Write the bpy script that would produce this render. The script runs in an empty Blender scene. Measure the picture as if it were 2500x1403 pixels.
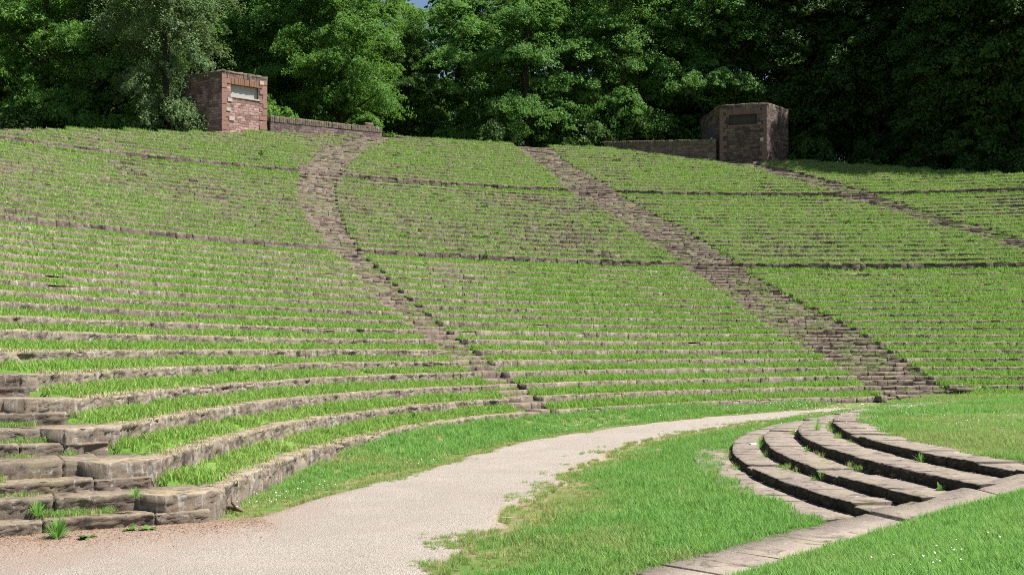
import bpy, math, random
import numpy as np
from mathutils import Vector

rng = np.random.default_rng(7)
random.seed(7)
D = bpy.data
scene = bpy.context.scene
COL = scene.collection
EYE = 2.16

# ------------------------------------------------------------------ helpers
def mesh_np(name, V, groups, mat=None, smooth=False, attrs=None, uv=None):
    """V (n,3); groups: list of (m,k) face index arrays."""
    me = D.meshes.new(name)
    V = np.asarray(V, dtype=np.float32).reshape(-1, 3)
    me.vertices.add(len(V))
    me.vertices.foreach_set('co', V.ravel())
    groups = [np.asarray(g, dtype=np.int32) for g in groups if len(g)]
    idx = np.concatenate([g.ravel() for g in groups]) if groups else np.zeros(0, np.int32)
    tot = np.concatenate([np.full(len(g), g.shape[1], np.int32) for g in groups]) if groups else np.zeros(0, np.int32)
    if len(idx):
        start = np.concatenate([[0], np.cumsum(tot)[:-1]]).astype(np.int32)
        me.loops.add(len(idx))
        me.loops.foreach_set('vertex_index', idx)
        me.polygons.add(len(tot))
        me.polygons.foreach_set('loop_start', start)
        me.polygons.foreach_set('loop_total', tot)
        if smooth:
            me.polygons.foreach_set('use_smooth', np.ones(len(tot), bool))
    me.update(calc_edges=True)
    for k, (kind, a) in (attrs or {}).items():
        at = me.attributes.new(k, kind, 'POINT')
        a = np.asarray(a)
        at.data.foreach_set('vector' if kind == 'FLOAT_VECTOR' else 'value', a.astype(np.int32 if kind == 'INT' else np.float32).ravel())
    if uv is not None:
        u = me.uv_layers.new(name='UVMap')
        u.data.foreach_set('uv', np.asarray(uv, np.float32)[idx].ravel())
    if mat is not None:
        me.materials.append(mat)
    return me

def link(name, me, parent=None, label=None, cat=None, group=None, kind=None, loc=None):
    o = D.objects.new(name, me)
    COL.objects.link(o)
    if parent is not None:
        o.parent = parent
    if loc is not None:
        o.location = loc
    tag(o, label, cat, group, kind)
    return o

def tag(o, label=None, cat=None, group=None, kind=None):
    if label: o['label'] = label
    if cat: o['category'] = cat
    if group: o['group'] = group
    if kind: o['kind'] = kind
    return o

def norm(a):
    return a / np.maximum(np.linalg.norm(a, axis=-1, keepdims=True), 1e-9)

def sm(x):
    x = np.clip(x, 0, 1)
    return x * x * (3 - 2 * x)

def hash_noise2(x, y, s=1.0, seed=0):
    """smooth value noise, vectorised"""
    x = np.asarray(x, float) / s + seed * 17.31; y = np.asarray(y, float) / s + seed * 5.77
    xi = np.floor(x); yi = np.floor(y); fx = sm(x - xi); fy = sm(y - yi)
    def h(a, b):
        v = np.sin(a * 127.1 + b * 311.7 + seed * 74.7) * 43758.5453
        return v - np.floor(v)
    return (h(xi, yi) * (1 - fx) + h(xi + 1, yi) * fx) * (1 - fy) + (h(xi, yi + 1) * (1 - fx) + h(xi + 1, yi + 1) * fx) * fy

ORD = ['zeroth', 'first', 'second', 'third', 'fourth', 'fifth', 'sixth', 'seventh', 'eighth', 'ninth', 'tenth', 'eleventh',
       'twelfth', 'thirteenth', 'fourteenth', 'fifteenth', 'sixteenth', 'seventeenth', 'eighteenth']

# ------------------------------------------------------------------ materials
def new_mat(name):
    m = D.materials.new(name); m.use_nodes = True
    nt = m.node_tree; nt.nodes.clear()
    return m, nt, nt.nodes, nt.links

class NB:
    def __init__(s, name):
        s.m, s.nt, s.n, s.l = new_mat(name)
        s.out = s.n.new('ShaderNodeOutputMaterial')
    def node(s, t, **kw):
        nd = s.n.new(t)
        for k, v in kw.items():
            if k.startswith('i_'):
                key = k[2:]
                nd.inputs[int(key) if key.isdigit() else key.replace('_', ' ')].default_value = v
            else:
                setattr(nd, k, v)
        return nd
    def noise(s, scale, vec=None, detail=4, rough=.6, dist=0.0):
        nd = s.node('ShaderNodeTexNoise')
        nd.inputs['Scale'].default_value = scale; nd.inputs['Detail'].default_value = detail
        nd.inputs['Roughness'].default_value = rough; nd.inputs['Distortion'].default_value = dist
        if vec is not None: s.l.new(vec, nd.inputs['Vector'])
        return nd.outputs['Fac']
    def ramp(s, fac, stops):
        nd = s.node('ShaderNodeValToRGB'); cr = nd.color_ramp
        while len(cr.elements) < len(stops): cr.elements.new(.5)
        for e, (p, c) in zip(cr.elements, stops):
            e.position = p; e.color = (*c, 1) if len(c) == 3 else c
        s.l.new(fac, nd.inputs[0]); return nd.outputs[0]
    def mix(s, fac, a, b, mode='MIX'):
        nd = s.node('ShaderNodeMix', data_type='RGBA', blend_type=mode)
        if isinstance(fac, float): nd.inputs[0].default_value = fac
        else: s.l.new(fac, nd.inputs[0])
        for i, c in ((6, a), (7, b)):
            if isinstance(c, tuple): nd.inputs[i].default_value = (*c, 1)
            else: s.l.new(c, nd.inputs[i])
        return nd.outputs[2]
    def math(s, op, a, b=None, clamp=False):
        nd = s.node('ShaderNodeMath', operation=op, use_clamp=clamp)
        for i, c in ((0, a), (1, b)):
            if c is None: continue
            if isinstance(c, (int, float)): nd.inputs[i].default_value = c
            else: s.l.new(c, nd.inputs[i])
        return nd.outputs[0]
    def pos(s): return s.node('ShaderNodeNewGeometry').outputs['Position']
    def attr(s, name, kind='GEOMETRY'):
        nd = s.node('ShaderNodeAttribute', attribute_name=name, attribute_type=kind); return nd.outputs['Fac']
    def bump(s, h, strength=.5, dist=.02):
        nd = s.node('ShaderNodeBump'); nd.inputs['Strength'].default_value = strength; nd.inputs['Distance'].default_value = dist
        s.l.new(h, nd.inputs['Height']); return nd.outputs[0]
    def principled(s, col, rough=.9, normal=None, spec=.2):
        p = s.node('ShaderNodeBsdfPrincipled')
        if isinstance(col, tuple): p.inputs['Base Color'].default_value = (*col, 1)
        else: s.l.new(col, p.inputs['Base Color'])
        p.inputs['Roughness'].default_value = rough
        p.inputs['Specular IOR Level'].default_value = spec
        if normal is not None: s.l.new(normal, p.inputs['Normal'])
        s.l.new(p.outputs[0], s.out.inputs[0]); return p

def stone_mat(name, warm=1.0, dark=1.0, straw=.8, mauve=False, streak=False):
    b = NB(name); p = b.pos()
    t = b.attr('tint')
    base = b.ramp(t, [(0, (.175 * dark, .125 * dark, .10 * dark)), (.25, (.235 * dark, .185 * dark, .145 * dark)), (.5, (.29 * dark, .23 * dark, .165 * dark)),
                      (.75, (.25 * dark, .185 * dark, .145 * dark)), (1, (.33 * dark, .27 * dark, .215 * dark))])
    if mauve: base = b.mix(.55, base, (.195, .162, .14) if mauve is True else (.265, .222, .195))
    n1 = b.noise(2.2, p, 6, .65)
    base = b.mix(b.ramp(n1, [(.42, (0, 0, 0)), (.68, (1, 1, 1))]), base, (.37 * dark, .305 * dark, .235 * dark))
    n2 = b.noise(7.5, p, 9, .75, .6)      # pale lichen
    fine = b.noise(60, p, 6, .75)
    base = b.mix(b.ramp(fine, [(.5, (0, 0, 0)), (.7, (.7, .7, .7))]), base, (.09, .075, .065))
    base = b.mix(b.ramp(fine, [(.3, (.45, .45, .45)), (.42, (0, 0, 0))]), base, (.33, .28, .22))
    base = b.mix(b.ramp(n2, [(.57, (0, 0, 0)), (.66, (.85, .85, .85))]), base, (.36, .34, .31))
    if streak:
        mp = b.node('ShaderNodeMapping'); mp.inputs['Scale'].default_value = (11, 11, 1.6); b.l.new(p, mp.inputs[0])
        ns = b.noise(1.0, mp.outputs[0], 5, .7, .3)
        low = b.ramp(b.noise(.9, p, 3, .6), [(.4, (.15, .15, .15)), (.65, (1, 1, 1))])
        base = b.mix(b.math('MULTIPLY', b.ramp(ns, [(.52, (0, 0, 0)), (.62, (.8, .8, .8))]), low), base, (.36, .34, .31))
    n3 = b.noise(3.1, p, 7, .7, .9)      # black crust
    base = b.mix(b.ramp(n3, [(.52, (0, 0, 0)), (.64, (.85, .85, .85))]), base, (.045, .037, .032))
    n5 = b.noise(1.1, p, 3, .6)
    base = b.mix(b.ramp(n5, [(.55, (0, 0, 0)), (.75, (.35, .35, .35))]), base, (.17, .165, .05))
    # dry straw and soil lying on the upward faces
    g = b.node('ShaderNodeNewGeometry'); sx = b.node('ShaderNodeSeparateXYZ'); b.l.new(g.outputs['True Normal'], sx.inputs[0])
    n4 = b.noise(9, p, 5, .7)
    up = b.math('MULTIPLY', b.ramp(sx.outputs[2], [(.75, (0, 0, 0)), (.95, (1, 1, 1))]), b.ramp(n4, [(.40, (0, 0, 0)), (.60, (straw,) * 3)]))
    base = b.mix(up, base, (.32 * warm, .25, .15) if not mauve else (.30, .25, .20))
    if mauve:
        riser_shade = b.ramp(sx.outputs[2], [(.3, (.92, .92, .92)), (.7, (0, 0, 0))])  # upright faces near black: shade of the unlit risers painted in
        base = b.mix(b.math('MULTIPLY', riser_shade, b.ramp(b.noise(6, p, 5, .7), [(.3, (.7, .7, .7)), (.6, (1, 1, 1))])), base, (.022, .019, .014))
    h = b.math('ADD', b.math('MULTIPLY', b.noise(22, p, 9, .75), .7), b.math('MULTIPLY', b.noise(80, p, 4, .7), .4))
    b.principled(base, .95, b.bump(h, 1.0, .014), .1)
    return b.m

def masonry_mat(name, c1, c2, mortar, bw=.52, bh=.26, stain=(.05, .04, .037), stain_amt=.75, topz=None):
    b = NB(name)
    uv = b.node('ShaderNodeUVMap').outputs[0]
    nz = b.node('ShaderNodeTexNoise'); nz.inputs['Scale'].default_value = 1.3; nz.inputs['Detail'].default_value = 3
    b.l.new(uv, nz.inputs['Vector'])
    sub = b.node('ShaderNodeVectorMath', operation='SUBTRACT'); b.l.new(nz.outputs['Color'], sub.inputs[0]); sub.inputs[1].default_value = (.5, .5, .5)
    sc = b.node('ShaderNodeVectorMath', operation='SCALE'); b.l.new(sub.outputs[0], sc.inputs[0]); sc.inputs['Scale'].default_value = .22
    ad = b.node('ShaderNodeVectorMath', operation='ADD'); b.l.new(uv, ad.inputs[0]); b.l.new(sc.outputs[0], ad.inputs[1])
    br = b.node('ShaderNodeTexBrick', offset=.43, squash=1.5, squash_frequency=3)
    b.l.new(ad.outputs[0], br.inputs['Vector'])
    br.inputs['Color1'].default_value = (0, 0, 0, 1); br.inputs['Color2'].default_value = (1, 1, 1, 1); br.inputs['Mortar'].default_value = (.5, .5, .5, 1)
    br.inputs['Scale'].default_value = 1; br.inputs['Brick Width'].default_value = bw; br.inputs['Row Height'].default_value = bh
    br.inputs['Mortar Size'].default_value = .018; br.inputs['Mortar Smooth'].default_value = .4; br.inputs['Bias'].default_value = 0
    p = b.pos()
    mid = tuple((a + c) / 2 for a, c in zip(c1, c2))
    col = b.ramp(br.outputs['Color'], [(0, c1), (.35, mid), (.6, c2), (1, tuple(min(1, v * 1.25) for v in c2))])
    n1 = b.noise(.9, p, 6, .65, .4)
    if topz is not None:
        sz = b.node('ShaderNodeSeparateXYZ'); b.l.new(p, sz.inputs[0])
        n1 = b.math('ADD', n1, b.math('MULTIPLY', b.math('SUBTRACT', sz.outputs[2], topz), .055))
    col = b.mix(b.ramp(n1, [(.45, (0, 0, 0)), (.66, (stain_amt,) * 3)]), col, stain)
    n2 = b.noise(3.5, p, 6, .7)
    col = b.mix(b.ramp(n2, [(.58, (0, 0, 0)), (.70, (.6, .6, .6))]), col, (.40, .33, .28))
    col = b.mix(b.math('MULTIPLY', br.outputs['Fac'], .55), col, mortar)
    h = b.math('ADD', b.math('MULTIPLY', b.math('SUBTRACT', 1.0, br.outputs['Fac']), .6),
               b.math('ADD', b.math('MULTIPLY', b.noise(5, p, 6, .7), .7), b.math('MULTIPLY', br.outputs['Color'], .35)))
    b.principled(col, .95, b.bump(h, 1.0, .09), .1)
    return b.m

def leaf_mat(name, c_dark, c_light, trans=.35, var=.5, inst=False, yellow=None):
    b = NB(name); p = b.pos()
    oi = b.node('ShaderNodeObjectInfo')
    f = b.math('ADD', b.math('MULTIPLY', b.attr('tint'), .6), b.math('MULTIPLY', oi.outputs['Random'], .4))
    col = b.mix(f, c_dark, c_light)
    n = b.noise(.35, p, 3, .6)
    if yellow:
        col = b.mix(b.ramp(n, [(.45, (0, 0, 0)), (.7, (var,) * 3)]), col, yellow)
    d = b.node('ShaderNodeBsdfPrincipled'); b.l.new(col, d.inputs['Base Color']); d.inputs['Roughness'].default_value = .55
    d.inputs['Specular IOR Level'].default_value = .18
    tr = b.node('ShaderNodeBsdfTranslucent')
    tc = b.mix(.45, col, (c_light[0] * 1.5, c_light[1] * 1.35, c_light[2] * .6)); b.l.new(tc, tr.inputs[0])
    mx = b.node('ShaderNodeMixShader'); mx.inputs[0].default_value = trans
    b.l.new(d.outputs[0], mx.inputs[1]); b.l.new(tr.outputs[0], mx.inputs[2]); b.l.new(mx.outputs[0], b.out.inputs[0])
    return b.m

def grass_mat(name, c1, c2, dryc, trans=.3):
    b = NB(name); p = b.pos()
    oi = b.node('ShaderNodeObjectInfo')
    f = b.math('ADD', b.math('MULTIPLY', b.attr('tint'), .5), b.math('MULTIPLY', oi.outputs['Random'], .5))
    col = b.mix(f, c1, c2)
    dry = b.math('ADD', b.attr('dry', 'INSTANCER'), b.math('MULTIPLY', b.math('SUBTRACT', b.attr('tint'), .5), .25), True)
    col = b.mix(dry, col, dryc)
    d = b.node('ShaderNodeBsdfPrincipled'); b.l.new(col, d.inputs['Base Color']); d.inputs['Roughness'].default_value = .6
    d.inputs['Specular IOR Level'].default_value = .25
    tr = b.node('ShaderNodeBsdfTranslucent'); b.l.new(b.mix(.3, col, (.25, .40, .05)), tr.inputs[0])
    mx = b.node('ShaderNodeMixShader'); mx.inputs[0].default_value = trans
    b.l.new(d.outputs[0], mx.inputs[1]); b.l.new(tr.outputs[0], mx.inputs[2]); b.l.new(mx.outputs[0], b.out.inputs[0])
    return b.m

def soil_grass_mat(name, g1, g2, soil, amt=(.45, .6)):
    b = NB(name); p = b.pos()
    n = b.noise(1.7, p, 6, .7)
    g = b.mix(b.noise(9, p, 5, .7), g1, g2)
    col = b.mix(b.ramp(n, [(amt[0], (0, 0, 0)), (amt[1], (1, 1, 1))]), g, soil)
    b.principled(col, 1, b.bump(b.noise(30, p, 5, .7), .8, .03), .05)
    return b.m

def plain_mat(name, col, rough=.8, bumpscale=None, c2=None, nscale=4):
    b = NB(name); p = b.pos()
    c = b.mix(b.noise(nscale, p, 5, .65), col, c2) if c2 else col
    b.principled(c, rough, b.bump(b.noise(bumpscale, p, 5, .7), .7, .02) if bumpscale else None, .2)
    return b.m

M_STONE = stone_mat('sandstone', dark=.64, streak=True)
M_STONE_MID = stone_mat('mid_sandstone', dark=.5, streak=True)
M_STONE_FAR = stone_mat('far_sandstone', dark=.44)  # same stone, darkened for crust, gaps and risers in shadow
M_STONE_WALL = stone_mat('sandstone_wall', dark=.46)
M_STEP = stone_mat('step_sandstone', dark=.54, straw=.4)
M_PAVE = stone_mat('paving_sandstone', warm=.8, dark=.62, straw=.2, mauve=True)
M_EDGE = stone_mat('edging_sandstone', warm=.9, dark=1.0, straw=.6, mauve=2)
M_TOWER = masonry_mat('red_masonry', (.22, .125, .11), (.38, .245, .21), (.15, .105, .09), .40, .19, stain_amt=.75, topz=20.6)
M_TOWER_SHADE = masonry_mat('shaded_masonry', (.055, .042, .04), (.15, .105, .092), (.08, .065, .06), .42, .2, stain_amt=.9)  # right hut: tree shade painted in as a darker masonry
M_LOWWALL = masonry_mat('purple_masonry', (.12, .085, .08), (.20, .145, .13), (.10, .08, .075), .40, .17)
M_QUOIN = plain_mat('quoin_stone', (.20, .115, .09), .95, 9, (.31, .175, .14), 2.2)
M_QUOIN_D = plain_mat('shaded_quoin_stone', (.11, .07, .06), .95, 9, (.20, .13, .115), 2.2)  # quoin stone darkened to carry the right hut's shade
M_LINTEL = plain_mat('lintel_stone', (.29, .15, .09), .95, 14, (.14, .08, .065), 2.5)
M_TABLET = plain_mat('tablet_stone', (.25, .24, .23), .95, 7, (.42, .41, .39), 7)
M_TABLET_D = plain_mat('shaded_carved_stone', (.035, .03, .03), .95, 5, (.075, .065, .06), 8)  # tablet stone with the recess shade painted into its colour
M_PALE = plain_mat('pale_sandstone', (.36, .30, .265), .95, 12, (.46, .40, .36), 6)
M_DARK = plain_mat('dark_opening', (.02, .016, .014), .95)
M_DOOR = plain_mat('grey_door_steel', (.09, .10, .12), .6, None, (.07, .075, .085), 2)
M_WHITE = plain_mat('white_paper', (.75, .76, .78), .6)
M_WOOD = plain_mat('dead_wood', (.30, .22, .14), .95, 20, (.44, .35, .24), 12)
M_WOOD_D = plain_mat('rotten_wood', (.10, .075, .05), .95, 20, (.17, .13, .09), 12)
M_BARK = plain_mat('bark', (.028, .023, .019), .95, 6, (.055, .046, .038), 3)
M_X = None
M_TERR = soil_grass_mat('terrace_turf', (.10, .20, .036), (.15, .27, .056), (.17, .14, .07), (.5, .68))
M_LAWN = soil_grass_mat('lawn_turf', (.075, .13, .03), (.11, .17, .04), (.20, .17, .09), (.42, .6))
M_FLOOR = soil_grass_mat('forest_floor', (.05, .085, .022), (.06, .08, .03), (.075, .058, .04), (.35, .55))
M_GRASS = grass_mat('grass_blades', (.142, .278, .04), (.30, .485, .10), (.44, .38, .17), .42)
M_GRASS_L = grass_mat('lawn_blades', (.12, .29, .048), (.265, .50, .13), (.42, .38, .16), .42)
M_DRY = grass_mat('dry_straw', (.33, .28, .165), (.44, .38, .24), (.42, .36, .22), .2)
M_LEAF = {
 'oak': leaf_mat('oak_leaves', (.045, .12, .024), (.16, .32, .066), .42, .3, yellow=(.17, .31, .055)),
 'grey': leaf_mat('greyish_leaves', (.06, .115, .045), (.16, .245, .105), .34, .3, yellow=(.18, .27, .115)),
 'maple': leaf_mat('maple_leaves', (.040, .112, .028), (.14, .285, .068), .4, .3, yellow=(.15, .285, .06)),
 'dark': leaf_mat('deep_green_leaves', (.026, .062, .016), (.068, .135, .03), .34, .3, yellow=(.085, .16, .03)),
 'weed': leaf_mat('weed_leaves', (.05, .13, .022), (.11, .25, .045), .3, .2, yellow=(.14, .27, .05)),
}

# ------------------------------------------------------------------ plan of the theatre
CX, CY = 20.0, 13.5
def z_of(n):
    n = np.asarray(n, float)
    return np.where(n <= 18, .36 * n, np.where(n < 36.5, 7.13 + .36 * (n - 19), 13.9 + .36 * (n - 37)))
def R_of(n, th):
    n = float(n); th = np.asarray(th, float)
    if n <= 18.5:
        l = 23.8 + .9 * (n - 1) if n <= 5 else 27.4 + 1.2 * (n - 5)
        m = 25.2 + 1.076 * (n - 1); r = 27 + 1.02 * (n - 1)
        return np.where(th > 138, m + (l - m) * sm((th - 138) / 43), m + (r - m) * sm((138 - th) / 43))
    b = 45.3 + .967 * (n - 19) if n <= 37 else 62.7 + .85 * (n - 37)
    return b + 1.2 * sm((th - 122) / 16) * sm((n - 19) / 18)
def P_of(n, th):
    a = np.radians(th); r = R_of(n, th)
    return np.stack([CX + r * np.cos(a), CY + r * np.sin(a)], -1)

T1R = [137.5,136.4,135.6,134.9,134.1,133.5,132.9,132.4,131.9,131.4,130.9,130.4,129.9,129.3,128.8,128.3,127.9,127.5,127.1,126.7,126.3,125.9,125.5,125.1,124.7,124.3,123.9,123.6,123.2,122.8,122.4,122.1,121.7,121.3,120.9,120.5,119.9,119.4,119.0,118.6,118.2,117.8,117.3,116.9,116.5,116.1,115.6,115.1,114.6,114.1,113.6,113.1,112.7]
T1L = [141.5,139.9,138.8,138.1,137.4,136.7,136.1,135.5,134.9,134.3,133.8,133.2,132.6,131.9,131.2,130.6,130.1,129.7,129.4,129.1,128.8,128.4,128.0,127.6,127.2,126.8,126.4,126.0,125.6,125.2,124.9,124.5,124.2,123.8,123.4,123.0,122.6,122.1,121.7,121.2,120.8,120.3,119.9,119.4,119.0,118.5,117.9,117.3,116.7,116.1,115.5,115.0,114.5]
T2R = [94.7,94.7,95.0,95.2,95.3,95.5,95.7,95.9,96.1,96.4,96.8,97.2,97.5,97.7,97.9,98.1,98.3,98.5,98.7,98.9,98.9,99.0,99.1,99.3,99.4,99.4,99.5,99.7,99.9,100.1,100.3,100.4,100.5,100.6,100.7,100.9,101.2,101.4,101.5,101.6,101.8,101.9,102.0,102.2,102.3,102.4,102.5,102.6,102.6,102.6,102.6,102.6,102.6]
T2L = [101.8,101.7,101.8,102.0,102.1,102.3,102.6,102.9,103.0,103.2,103.2,103.1,103.0,103.0,103.0,103.0,103.0,103.1,103.3,103.4,103.4,103.4,103.4,103.5,103.6,103.6,103.7,103.7,103.7,103.7,103.7,103.7,103.8,103.9,104.1,104.3,104.7,104.8,104.8,104.7,104.7,104.7,104.7,104.8,104.8,104.9,104.9,104.9,105.0,105.0,105.0,105.1,105.1]
T3R = [75.0,76.0,76.9,77.4,77.9,78.4,79.1,79.9,80.4,80.8,81.3,81.8,82.2,82.7,83.2,83.7,84.3,84.9,85.4,86.0,86.5,87.1,87.7,88.2,88.8,89.4,89.9,90.5]   # n = 22 ..
T3L = [78.0,78.5,79.0,79.5,80.1,80.8,81.6,82.0,82.5,83.0,83.4,83.9,84.4,84.9,85.4,85.9,86.5,87.0,87.5,88.1,88.6,89.1,89.7,90.2,90.7,91.3,91.8,92.4]
NI = np.arange(1, 54)
def edge(name, n):
    n = float(n)
    if name == '1R': return float(np.interp(n, NI, T1R))
    if name == '1L': return float(np.interp(n, NI, T1L))
    if name == '2R': return float(np.interp(n, NI, T2R))
    if name == '2L': return float(np.interp(n, NI, T2L))
    k = np.arange(22, 50)
    if name == '3R': return float(np.interp(n, k, T3R)) if n >= 22 else 75.0 - (22 - n) * .5
    if name == '3L': return float(np.interp(n, k, T3L)) if n >= 22 else 78.0 - (22 - n) * .5
KT_TH = [40, 60, 73.7, 79.5, 85.5, 89.2, 93.3, 95, 97, 98.4, 113.4, 116, 119.5, 122, 126, 131.5, 135, 138.5, 145, 190]
KT_K  = [2.5, 3, 4.4, 7.2, 11.0, 12.4, 13.2, 14.2, 15.2, 16.1, 16.1, 15.0, 13.2, 12.2, 9.2, 6.3, 4.2, 1.4, .2, .2]
def ktop(th): return np.interp(th, KT_TH, KT_K)

TH_C = [181.2, 180.0, 178.0, 176.5, 175.2, 174.0, 173.0, 172.0]
A_DIR = np.array([-.72, -.694]); U_DIR = np.array([-.694, .72])

def sec_range(sec, n):
    """theta range (from, to) of row n in a section, from large theta to small"""
    if sec == 0:
        a = TH_C[n - 1] if n <= 8 else min(172.0, np.interp(n, [9, 10, 18, 28, 36, 53], [172, 171, 160, 152, 149, 145]))
        b = edge('1L', n)
    elif sec == 1: a, b = edge('1R', n), edge('2L', n)
    elif sec == 2: a, b = edge('2R', n), (edge('3L', n) if n >= 22 else 68.0)
    else: a, b = (edge('3R', n) if n >= 22 else None), 62.0
    if a is None: return None
    if n > 37:
        ths = np.linspace(a, b, 200); ok = ktop(ths) >= (n - 37) - .05
        if not ok.any(): return None
        ths = ths[ok]; a, b = ths[0], ths[-1]
    if a - b < .6: return None
    return a, b

def row_poly(sec, n, extra=0.0):
    """dense plan polyline of a row front; list of xy"""
    rg = sec_range(sec, n)
    if rg is None: return None
    a, b = rg
    m = max(8, int((a - b) * 1.6))
    P = P_of(n, np.linspace(a, b, m))
    if sec == 0 and n <= 8:
        c = P[0]
        E = c + A_DIR * .66
        P = np.concatenate([[E, c + A_DIR * .33], P])
    return P

def arclen(P):
    return np.concatenate([[0], np.cumsum(np.linalg.norm(np.diff(P, axis=0), axis=1))])
def sample_poly(P, s):
    L = arclen(P)
    xy = np.stack([np.interp(s, L, P[:, 0]), np.interp(s, L, P[:, 1])], -1)
    T = np.gradient(P, axis=0); T = norm(T)
    tx = np.stack([np.interp(s, L, T[:, 0]), np.interp(s, L, T[:, 1])], -1)
    return xy, norm(tx)

def stone_strip(P, z0, z1, depth=.42, near=20.0, cap=True, rough=1.0, smin=.34, smax=.72, side=1, z0b=None, r=None, flat_top=False):
    """One course of dressed blocks swept along polyline P (front edge at z1). Outward = to the right of travel*side.
    z0,z1 scalars or callables of xy. Returns V, quads, ngons, tint"""
    r = r or rng
    L = arclen(P)[-1]
    S, SID, W = [], [], []
    x = 0.0; sid = 0
    ds = float(np.clip(near * .004, .045, .4))
    g1 = .012; g2 = .04
    while x < L - 1e-6:
        ln = min(r.uniform(smin, smax), L - x)
        if L - (x + ln) < .2: ln = L - x
        k = max(1, int((ln - 2 * g2) / ds))
        mids = np.linspace(g2, ln - g2, k + 1) if ln > 2.5 * g2 else np.array([ln / 2])
        us = np.concatenate([[g1], mids, [ln - g1]])
        wt = np.concatenate([[.35], np.ones(len(mids)), [.35]])
        if x > 0:
            S.append([x]); SID.append([sid]); W.append([-1.0])
        S.append(x + us); SID.append(np.full(len(us), sid)); W.append(wt)
        x += ln; sid += 1
    S = np.concatenate(S); SID = np.concatenate(SID).astype(int); W = np.concatenate(W)
    S[0] = 0; S[-1] = L
    xy, t = sample_poly(P, S)
    out = np.stack([t[:, 1], -t[:, 0]], -1) * side
    po = r.uniform(-.015, .028, sid + 1) * rough; pz = r.uniform(-.016, .016, sid + 1) * rough; tint = r.uniform(0, 1, sid + 1)
    ptl = r.normal(0, .02, sid + 1) * rough
    joint = W < 0; wedge = np.where(joint, -1, W)
    base = po[SID] + np.where(joint, -.07 if near < 45 else -.035, np.where(W < .9, -.004, 0))
    zb = (np.array([z0(q) for q in xy]) if callable(z0) else np.full(len(xy), z0))
    zt = (np.array([z1(q) for q in xy]) if callable(z1) else np.full(len(xy), z1))
    sag = (hash_noise2(S, S * 0, 5.0, int(r.integers(1, 40))) - .5) * .05 + np.where(r.uniform(0, 1, sid + 1) < .05, -.06, 0)[SID] * (not flat_top)
    zt = zt + (0 if flat_top else sag) * min(1, rough)
    h = zt - zb
    if near < 24:
        prof = [(0, -.22, 0), (0, .05, 1), (0, .2, 1), (0, .35, 1), (0, .5, 1), (0, .65, 1), (0, .8, 1), (-.003, .95, .8), (-.018, 1.0, .5), (-.1, 1.0, .1), (-.24, 1.0, .1), (-depth, 1.0, 0), (-depth, .25, 0)]
    else:
        prof = [(0, -.22, 0), (0, .12, 1), (0, .5, 1), (0, .93, .9), (-.025, 1.0, .4), (-depth, 1.0, 0), (-depth, .25, 0)]
    nseed = int(r.integers(1, 50))
    V = []; TT = []
    nS = len(S)
    for j, (o, fz, w) in enumerate(prof):
        jit = r.normal(0, .011 * rough * min(1.6, max(1, near / 30)), nS) * w
        d = o + base * (1 if w > 0 else .6) + jit + ptl[SID] * (fz - .5) * (w > 0)
        if near < 24 and w > .2:
            zq = zb + h * fz
            d = d + ((hash_noise2(S, zq, .16, nseed) - .5) * .012 + (hash_noise2(S, zq, .05, nseed + 3) - .5) * .018) * rough * w
            d = d - .06 * np.clip(hash_noise2(S, zq, .22, nseed + 7) - .76, 0, .2) / .2 * (fz < .75) * rough
        if fz >= .9: d = d - np.abs(r.normal(0, .008 * rough, nS)) * w
        zz = zb + h * fz if fz > -.1 else zb - .22
        if fz >= .9:
            zz = zz + (0 if flat_top else 1) * (pz[SID] + r.normal(0, .005 * rough, nS)) + np.where(joint, -.035 if near < 24 else -.012, np.where(W < .9, -.003, 0)) * (1 if (o > -.3 or near < 24) else 0)
        V.append(np.concatenate([xy + out * d[:, None], zz[:, None]], 1)); TT.append(tint[SID])
    V = np.stack(V); nP = len(prof)
    idx = np.arange(nP * nS).reshape(nP, nS)
    q = np.stack([idx[:-1, :-1], idx[:-1, 1:], idx[1:, 1:], idx[1:, :-1]], -1).reshape(-1, 4)
    if side < 0: q = q[:, ::-1]
    ends = np.stack([idx[:, 0], idx[::-1, -1]]) if side > 0 else np.stack([idx[::-1, 0], idx[:, -1]])
    return V.reshape(-1, 3), q, ends, np.concatenate(TT)

def merge_strips(strips):
    Vs, Q, E, T = [], [], [], []; o = 0
    for V, q, e, t in strips:
        Vs.append(V); Q.append(q + o); E.append(e + o); T.append(t); o += len(V)
    Eg = {}
    for e in E: Eg.setdefault(e.shape[1], []).append(e)
    return np.concatenate(Vs), [np.concatenate(Q)] + [np.concatenate(v) for v in Eg.values()], np.concatenate(T)

SEC_TXT = ['left of the narrow stairs', 'between the narrow and broad stairs', 'right of the broad stairs', 'right of the right-hand stairs']
def row_label(sec, n):
    s = SEC_TXT[sec]
    if n <= 18: return f'{ORD[n]} weathered stone seat row above the gravel path, {s}'
    if n == 19: return f'low dark terrace wall of stone courses, lower of two, {s}'
    if n < 37: return f'{ORD[n - 19]} grassy stone seat row above the lower terrace wall, {s}'
    if n == 37: return f'thin upper terrace wall of grey stone, {s}'
    return f'{ORD[n - 37]} overgrown seat row above the upper terrace wall, {s}'

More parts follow.
